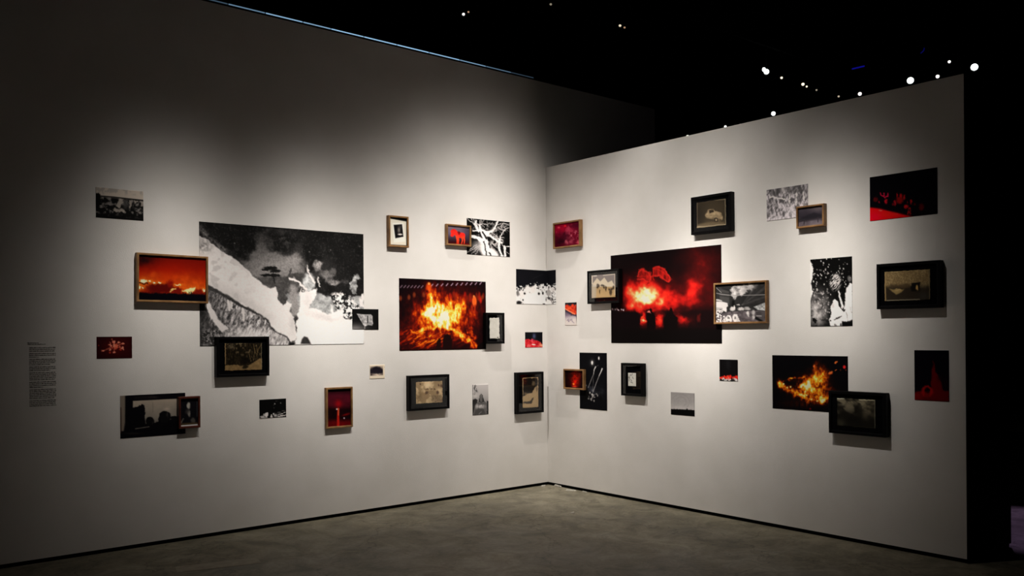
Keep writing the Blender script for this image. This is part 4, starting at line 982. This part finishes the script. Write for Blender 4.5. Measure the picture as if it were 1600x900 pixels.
def pic_ring_fire():
    p = Pic([(117, 45), (1232, 60), (1232, 890), (117, 825)], 148, 104, (6, 4, 6), 1.4, 81)
    n1 = p.n(60, 1, 4, (.8, 1.2)); n2 = p.n(30, 2, 4, (.7, 1.3))
    p.warp(26, 50)
    I = .75 * p.g(700, 470, 190, 110) + .85 * p.g(840, 350, 90, 120) + .5 * p.g(790, 250, 40, 90) + .5 * p.g(760, 600, 220, 90) + .62 * p.li([(240, 450), (270, 500), (420, 570), (560, 640), (720, 690), (860, 720), (960, 650)], 66, 46) + .5 * p.li([(370, 405), (455, 365)], 30, 24) + .55 * p.g(560, 490, 70, 40) + .36 * p.g(270, 460, 46, 46) + .3 * p.li([(300, 420), (420, 390), (640, 370)], 16, 16) + .45 * p.g(925, 690, 80, 40) + .5 * p.g(990, 300, 30, 26) + .35 * p.g(990, 540, 50, 24)
    I = I * (.42 + .95 * n1) * (.62 + .62 * n2)
    I = I * (1 - .55 * p.g(790, 500, 90, 30)) * (1 - .5 * p.g(450, 450, 120, 40))
    I = I + .18 * p.g(600, 760, 330, 50) * p.n(24, 7, 3, (.5, 2.5))
    p.ramp(I, [(0, (5, 4, 6)), (.15, (40, 10, 4)), (.32, (115, 36, 6)), (.52, (205, 98, 12)), (.7, (238, 156, 30)), (.86, (250, 205, 80)), (1.05, (255, 240, 170))])
    p.warp(6, 14)
    for x, y, a, b, r in ((1065, 150, 26, 10, -.6), (990, 300, 34, 14, -.6), (1065, 262, 14, 6, -.6), (755, 205, 9, 22, .2)):
        p.pc(p.el(x, y, a, b, .6, r), (214, 100, 42))
    for x, y in ((400, 510), (350, 520), (620, 580), (600, 640), (640, 630), (290, 470), (710, 690), (800, 712), (840, 700), (905, 690)):
        p.pc(p.el(x, y, 14, 9, .6, -.6), (255, 225, 130))
    p.warp().pc(p.el(1184, 216, 18, 24, .5), (214, 34, 34)).pc(p.el(695, 830, 14, 14, .7) * .7, (130, 14, 16)).pc(p.el(1205, 260, 10, 10, .6) * .6, (140, 60, 40)).pc(p.el(1130, 260, 8, 14, .6) * .6, (110, 50, 30))
    return p

def pic_stains():
    p = Pic([(1052, 437), (1370, 452), (1370, 683), (1055, 665)], 64, 48, (20, 18, 14), 2.1, 83)
    nn = p.n(60, 1, 4, (1.4, .8), .4)
    p.pc(sstep(.42, .85, nn) * sstep(640, 480, p.Y0) * .9, (104, 96, 78)).pc(p.g(1320, 500, 70, 60) * .7 * p.n(20, 3), (128, 116, 92)).pc(p.g(1085, 640, 36, 30) * .7, (66, 62, 50)).pc(p.g(1100, 490, 50, 14) * .5, (112, 104, 86)).pc(p.g(1200, 610, 120, 50) * .6, (12, 11, 9)).pc(p.g(1290, 560, 30, 50) * .5, (92, 84, 66))
    p.pc(p.li([(1056, 440), (1110, 442)], 7), (180, 176, 160)).pc(p.li([(1240, 450), (1366, 456)], 7), (150, 142, 118)).pc(p.li([(1366, 460), (1367, 678)], 6), (96, 92, 78)).pc(p.li([(1190, 674), (1366, 682)], 5), (84, 80, 66))
    return p

def pic_chapel():
    p = Pic([(157, 135), (597, 137), (597, 793), (157, 768)], 62, 92, (3, 2, 6), 2.3, 85)
    p.warp(10, 40)
    p.pc(p.po([(404, 265), (436, 410), (470, 470), (520, 600), (530, 640), (600, 650), (600, 800), (150, 780), (150, 668), (245, 660), (260, 620), (320, 592), (372, 602), (362, 560), (380, 480), (385, 390)], 14), (74, 2, 5))
    p.pc(p.g(480, 500, 30, 40) * .6, (30, 0, 4)).pc(p.g(550, 560, 40, 60) * .6, (26, 0, 5)).pc(p.el(324, 662, 76, 72, .25), (122, 6, 8)).pc(p.el(325, 650, 38, 34, .4), (10, 0, 2)).pc(p.po([(290, 655), (362, 655), (362, 780), (290, 780)], 12) * .5, (58, 2, 4)).pc(p.g(200, 720, 60, 40) * .6, (104, 4, 6))
    p.warp()
    return p

flat_print('R', (0.279, 0.445, 1.640, 1.868), pic_ember(), 'tiny upright print, orange embers above and pale below, right of the corner')
flat_print('R', (0.916, 2.194, 1.465, 2.296), pic_flare(), 'large print of a red flare with flags and silhouetted people')
flat_print('R', (2.639, 3.007, 2.445, 2.695), pic_grass(), 'grey print of tangled grass and posts behind a small brown frame')
flat_print('R', (3.506, 3.989, 2.356, 2.673), pic_red_stage(), 'dark print of red-lit dancers on a red floor, upper far right')
flat_print('R', (3.023, 3.364, 1.597, 2.111), pic_feather(), 'upright black-and-white print with torn left edge, white figures and specks')
flat_print('R', (0.482, 0.855, 0.816, 1.369), pic_fireworks(), 'tall black print of white firework streaks behind a small red photo')
flat_print('R', (1.639, 1.902, 0.833, 1.033), pic_horizon(), 'small square print of grey sky over a black horizon')
flat_print('R', (2.168, 2.351, 1.151, 1.330), pic_red_line(), 'tiny black print with red and white band along its bottom')
flat_print('R', (2.681, 3.326, 0.950, 1.373), pic_ring_fire(), 'medium print of a curved ring of orange fire at night')
flat_print('R', (3.823, 4.058, 1.076, 1.423), pic_chapel(), 'dark print of a red-lit spire and arch, lower far right')

framed('R', (0.146, 0.539, 2.418, 2.680), DW, 0.016, M_WOOD, pic_pink(), 'oak-framed crimson and pink abstract photo just right of the corner')
framed('R', (0.646, 1.065, 1.844, 2.163), DB, 0.020, M_BLACK, pic_tents(), 'black-framed sepia photo of white tents overlapping the red flare print', (.115, .86, .14, .83), off=0.0026)
framed('R', (2.136, 2.655, 1.627, 1.972), DS, 0.016, M_WOOD, pic_street(), 'oak-framed black-and-white photo of a smoky street, right of the flare print', off=0.0026)
framed('R', (1.915, 2.330, 2.397, 2.720), DB, 0.022, M_BLACK, pic_car(), 'black-framed sepia photo of an old car, high on the right wall', (.13, .85, .16, .83), deckle=0.005)
framed('R', (2.929, 3.164, 2.354, 2.523), DW, 0.014, M_WOOD, pic_shore(), 'small brown-framed dusky photo of a shore overlapping the grass print', off=0.0026)
framed('R', (3.576, 4.025, 1.714, 2.036), DB, 0.022, M_BLACK, pic_boat(), 'black-framed sepia photo with a boat shape near the partition end', (.12, .835, .18, .83), deckle=0.003)
framed('R', (0.279, 0.570, 1.002, 1.204), DS, 0.016, M_WOOD, pic_lava(), 'small brown-framed photo of a red glow overlapping the firework print', off=0.0026)
framed('R', (1.081, 1.348, 0.977, 1.280), DB, 0.022, M_BLACK, pic_paper([(772, 298), (858, 298), (860, 440), (772, 438)], 26, 40, (206, 204, 195), [[(785, 330), (782, 385)], [(800, 370), (812, 385)], [(820, 340), (828, 358)], [(818, 305), (812, 325)], [(795, 310), (800, 330)], [(800, 395), (822, 405)], [(775, 345), (790, 352)]], 1.25, 87), 'small black frame with a tiny marked white paper, below the flare print', (.3, .66, .3, .7))
framed('R', (3.197, 3.640, 0.800, 1.116), DB, 0.022, M_BLACK, pic_stains(), 'black-framed dark stained photo overlapping the ring of fire print', (.14, .81, .17, .82), off=0.0026, deckle=0.003)

# ================================================================== WALL TEXT
def wall_text():
    e = link('wall_text', None, None, None, (-4.78, -0.0003, 1.055), 0)
    tag(e, 'faint grey block of small printed text on the wall at the far left', 'wall text')
    rs = random.Random(21)
    def line(x0, x1, z, h, par):
        v = []; f = []; x = x0
        while x < x1 - 0.002:
            n = rs.randint(2, 9)
            for k in range(n):
                wd = rs.uniform(0.0016, 0.0030)
                if x + wd > x1: break
                hh = h * rs.choice((.62, .62, .68, .95))
                a, b = box_data(x, x + wd, -0.0006, 0, z, z + hh, len(v)); v += a; f += b
                x += wd + 0.0006
            x += 0.0028
        link('text_line', mesh('text_line', v, f), M_INK, par)
    hd = link('text_heading', None, None, e)
    line(0.000, 0.070, 0.459, 0.0075, hd); line(0.000, 0.112, 0.449, 0.0075, hd)
    z = 0.437
    for nl, last in ((3, .95), (3, .35), (4, .78), (3, .8), (5, .95), (4, .5), (6, .95), (4, 1.0)):
        pg = link('text_paragraph', None, None, e)
        for k in range(nl):
            z -= 0.0118
            line(0.010, 0.010 + 0.168 * (last if k == nl - 1 else rs.uniform(.97, 1.0)), z, 0.0082, pg)
        z -= 0.0048
wall_text()

# ================================================================== LIGHT STRIP ON THE TALL WALL
ls = link('light_strip', None, None, None, (0, 0, TL + 0.014), 0)
tag(ls, 'thin blue-white light strip running along the top edge of the tall wall', 'light strip')
box('strip_channel', -3.75, 0.02, 0.004, 0.024, 0.0, 0.012, M_METAL, ls)
segs = [(-3.60, -3.36, .10), (-3.35, -3.05, .30), (-3.04, -2.72, .62), (-2.71, -2.46, .50), (-2.45, -2.14, .72), (-2.13, -1.80, .80), (-1.79, -1.45, .85), (-1.44, -1.10, .70), (-1.09, -0.78, .42), (-0.77, -0.46, .20), (-0.45, -0.16, .06)]
for a, b_, s_ in segs:
    box('light_segment', a, b_, -0.002, 0.004, 0.001, 0.011, emit_mat('blue_white_led', (0.36, 0.62, 0.92), s_), ls)

# ================================================================== TRACK SPOTLIGHTS IN THE DARK HALL
def cyl(bm, r0, r1, z0, z1, seg=20, cap0=True, cap1=True):
    a = [bm.verts.new((r0 * math.cos(2 * math.pi * k / seg), r0 * math.sin(2 * math.pi * k / seg), z0)) for k in range(seg)]
    b = [bm.verts.new((r1 * math.cos(2 * math.pi * k / seg), r1 * math.sin(2 * math.pi * k / seg), z1)) for k in range(seg)]
    for k in range(seg):
        bm.faces.new((a[k], a[(k + 1) % seg], b[(k + 1) % seg], b[k]))
    if cap0: bm.faces.new(a[::-1])
    if cap1: bm.faces.new(b)

def bm_obj(name, bm, mat, parent, rot=None, loc=(0, 0, 0)):
    me = bpy.data.meshes.new(name); bmesh.ops.recalc_face_normals(bm, faces=bm.faces[:]); bm.to_mesh(me); bm.free()
    o = link(name, me, mat, parent, loc)
    if rot is not None: o.rotation_mode = 'QUATERNION'; o.rotation_quaternion = rot
    return o

LENS = {}
def lens_mat(col, s):
    k = (col, s)
    if k not in LENS: LENS[k] = emit_mat('lit_lamp_lens', col, s)
    return LENS[k]

TRACK_Z = 5.60
def lamp(p, aim, rad, col, s, label, axis, twin=None):
    """lamp hung from a track that runs 5 cm behind the lens (axis 0: track along y, axis 1: track along x)"""
    p = Vector(p)
    e = link('track_spotlight', None, None, None, p)
    tag(e, label, 'spotlight', 'ceiling spotlights beyond the walls')
    d = (Vector(aim) - p).normalized()
    q = (-d).to_track_quat('Z', 'Y')          # local +Z points backwards from the lens
    bm = bmesh.new(); cyl(bm, rad * 1.15, rad * 1.15, -0.012, 0.12, cap0=False); cyl(bm, rad * 1.15, rad * .7, 0.12, 0.15, cap0=False)
    hs = bm_obj('lamp_housing', bm, M_METAL, e, q)
    bm = bmesh.new(); cyl(bm, rad, rad, 0.0, 0.004)
    bm_obj('lens', bm, lens_mat(col, s), hs)
    if twin:
        bm = bmesh.new(); cyl(bm, rad * .62, rad * .62, 0.0, 0.05)
        bm_obj('side_lamp', bm, lens_mat(col, s), e, q, twin)
    back = -d * (0.05 / abs(d[axis]))
    bm = bmesh.new(); cyl(bm, 0.010, 0.010, 0, TRACK_Z - p.z - back.z + 0.004, 8)
    bm_obj('stem', bm, M_METAL, e, None, back)
CAMP = (-6.0724, -6.7303, 1.55)
CW = (0.92, 1.0, 0.98); WW = (1.0, 0.86, 0.62); WH = (1.0, 0.97, 0.92)
def toward(p, t=0.5):
    """aim point between straight down and the gallery corner's visitors"""
    return (p[0] + (CAMP[0] - p[0]) * t, p[1] + (CAMP[1] - p[1]) * t, (1 - t) * 0.5)
T2 = [((6.65, 1.702, 5.205), .034, CW, 3.0, 'bright round spotlight just above the middle of the partition'),
      ((6.65, 3.504, 5.143), .026, WH, 2.0, 'small white spotlight lowest and leftmost above the partition edge'),
      ((6.65, 2.670, 5.168), .022, WH, 1.6, 'left one of two close small spotlights touching the partition edge'),
      ((6.65, 2.350, 5.135), .018, WH, 1.2, 'right one of two close small spotlights touching the partition edge'),
      ((6.65, 0.177, 5.205), .027, WH, 1.6, 'half-hidden spotlight at the partition edge below the blue tube'),
      ((6.65, -0.607, 5.232), .046, CW, 3.2, 'big bright spotlight on the partition edge near its outer end'),
      ((6.65, -1.504, 5.213), .046, CW, 3.2, 'big bright spotlight beyond the outer end of the partition'),
      ((6.65, -1.000, 5.200), .024, WH, 2.0, 'flat oval spotlight between the two biggest, touching the partition edge'),
      ((6.65, -1.165, 5.371), .019, WH, 2.0, 'small spotlight dot hanging above the flat oval one')]
for p_, r_, c, s, lb in T2:
    lamp(p_, toward(p_, .72 if r_ > .03 else .6), r_, c, s, lb, 0)
T1 = [((4.568, 0.43, 5.216), .036, CW, 3.2, 'brightest white spotlight, elongated, heading the row slanting down to the partition'),
      ((4.940, 0.43, 5.199), .017, WW, 1.6, 'small warm spotlight right after the brightest one in the slanting row'),
      ((5.490, 0.43, 5.204), .021, WW, 1.8, 'larger warm spotlight of a close pair mid slanting row'),
      ((5.590, 0.43, 5.188), .014, WW, 1.4, 'smaller warm spotlight of a close pair mid slanting row'),
      ((5.854, 0.43, 5.182), .013, WW, .35, 'faint warm spotlight near the lower end of the slanting row'),
      ((6.480, 0.43, 5.192), .015, WW, .5, 'faint warm spotlight at the partition edge ending the slanting row'),
      ((1.590, 0.43, 5.208), .015, WW, .9, 'lone warm spotlight above where the partition starts'),
      ((1.668, 0.43, 5.203), .012, (1.0, .6, .35), .4, 'dim orange companion of the lone warm spotlight'),
      ((0.480, 0.43, 5.200), .013, WW, .25, 'very faint spotlight at the top edge of the picture')]
for p_, r_, c, s, lb in T1:
    lamp(p_, toward(p_, .6), r_, c, s, lb, 1, (-0.06, 0.0, 0.012) if r_ > .03 else None)
lamp((-0.125, 1.23, 5.180), toward((-0.125, 1.23), .6), .016, WH, 1.5, 'small white spotlight left above the tall wall', 1)
lamp((-0.055, 1.23, 5.222), toward((-0.055, 1.23), .6), .011, (1.0, .6, .35), .5, 'dim orange spotlight close to the small white one above the tall wall', 1)

def track(name, a, b, label):
    a, b = Vector(a), Vector(b)
    e = link(name, None, None, None, a)
    tag(e, label, 'lighting track', 'lighting tracks')
    L = (b - a).length
    ang = math.atan2(b.y - a.y, b.x - a.x)
    o = box('rail', 0, L, -0.022, 0.022, 0, 0.035, M_METAL, e); o.rotation_euler = (0, 0, ang)
    k = 0.25
    while k < L:
        d = (b - a).normalized() * k
        bm = bmesh.new(); cyl(bm, 0.006, 0.006, 0.035, 6.1 - a.z, 8)
        bm_obj('hanger', bm, M_METAL, e, None, d)
        k += 1.6
track('lighting_track', (0.2, 0.48, TRACK_Z), (6.62, 0.48, TRACK_Z), 'black lighting track parallel to the tall wall holding the slanting lamp row')
track('lighting_track', (6.70, -2.6, TRACK_Z), (6.70, 4.6, TRACK_Z), 'black lighting track behind the partition holding the biggest lamps')
track('lighting_track', (-0.4, 1.28, TRACK_Z), (0.5, 1.28, TRACK_Z), 'short black lighting track above the tall wall')

def blue_tube(pts, r, s, label):
    e = link('blue_tube_light', None, None, None, pts[0])
    tag(e, label, 'tube light', 'blue tube lights')
    bm = bmesh.new(); P = [Vector(p) - Vector(pts[0]) for p in pts]; rings = []
    for i, p in enumerate(P):
        d = (P[min(i + 1, len(P) - 1)] - P[max(i - 1, 0)]).normalized()
        q = d.to_track_quat('Z', 'Y')
        rings.append([bm.verts.new(p + q @ Vector((r * math.cos(t * math.pi / 4), r * math.sin(t * math.pi / 4), 0))) for t in range(8)])
    for a, b in zip(rings, rings[1:]):
        for k in range(8): bm.faces.new((a[k], a[(k + 1) % 8], b[(k + 1) % 8], b[k]))
    bm.faces.new(rings[0]); bm.faces.new(rings[-1][::-1])
    bm_obj('glowing_tube', bm, emit_mat('blue_glow', (0.02, 0.02, 1.0), s), e)
    n = P[len(P) // 2]
    bm = bmesh.new(); cyl(bm, 0.006, 0.006, 0, 6.1 - pts[0][2] - n.z, 8); bm_obj('hanger', bm, M_METAL, e, None, n)
blue_tube([(5.35, -0.419, 5.201), (5.35, -0.504, 5.199), (5.35, -0.597, 5.198)], .010, .17, 'dim straight blue tube light floating over the partition')
blue_tube([(5.35, -1.37, 5.179), (5.35, -1.396, 5.193), (5.35, -1.412, 5.209), (5.35, -1.417, 5.237)], .007, .06, 'faint curved blue tube light upper right')

# ================================================================== SMALL FLOOR DETAILS
def chip(loc, pts, h, rz, label):
    k = len(pts); v = [(x, y, 0) for x, y in pts] + [(x * .8, y * .8, h * (0.7 + .3 * ((i * 7) % 3) / 2)) for i, (x, y) in enumerate(pts)]
    f = [tuple(range(k))[::-1], tuple(range(k, 2 * k))] + [(i, (i + 1) % k, k + (i + 1) % k, k + i) for i in range(k)]
    o = link('plaster_chip', mesh('plaster_chip', v, f), M_CHIP, None, loc, rz)
    tag(o, label, 'plaster chip', 'plaster chips by the corner')
chip((-0.06, -0.40, 0), [(-.055, -.012), (-.01, -.022), (.05, -.012), (.06, .01), (.0, .018), (-.05, .012)], .010, R(-62), 'flat pale plaster chip on the floor by the right wall near the corner')
chip((-0.10, -0.035, 0), [(-.035, -.01), (.0, -.016), (.04, -.006), (.03, .012), (-.02, .012)], .012, R(10), 'small pale plaster chip in the corner by the left wall')
chip((-0.80, -1.20, 0), [(-.03, -.008), (.0, -.014), (.034, -.004), (.02, .010), (-.02, .008)], .006, R(20), 'tiny pale plaster chip out on the concrete floor')

# torn plaster flakes left in the shadow gap beside the corner
chip((-0.012, -0.16, 0.004), [(-.05, -.006), (.0, -.010), (.05, -.005), (.055, .006), (.0, .008), (-.045, .006)], .016, R(-90), 'ragged plaster flake stuck in the dark gap under the right wall by the corner')
chip((-0.015, -0.55, 0.0), [(-.03, -.005), (.0, -.008), (.03, -.004), (.03, .005), (-.028, .005)], .010, R(-90), 'thin plaster flake lying against the dark gap under the right wall')

tp = box('floor_tape', -0.27, 0.27, -0.085, 0.085, 0, 0.0012, M_TAPE, None, (-3.80, -0.865, 0), R(-14))
tag(tp, 'worn pale grey strip stuck to the floor at the lower left', 'tape')
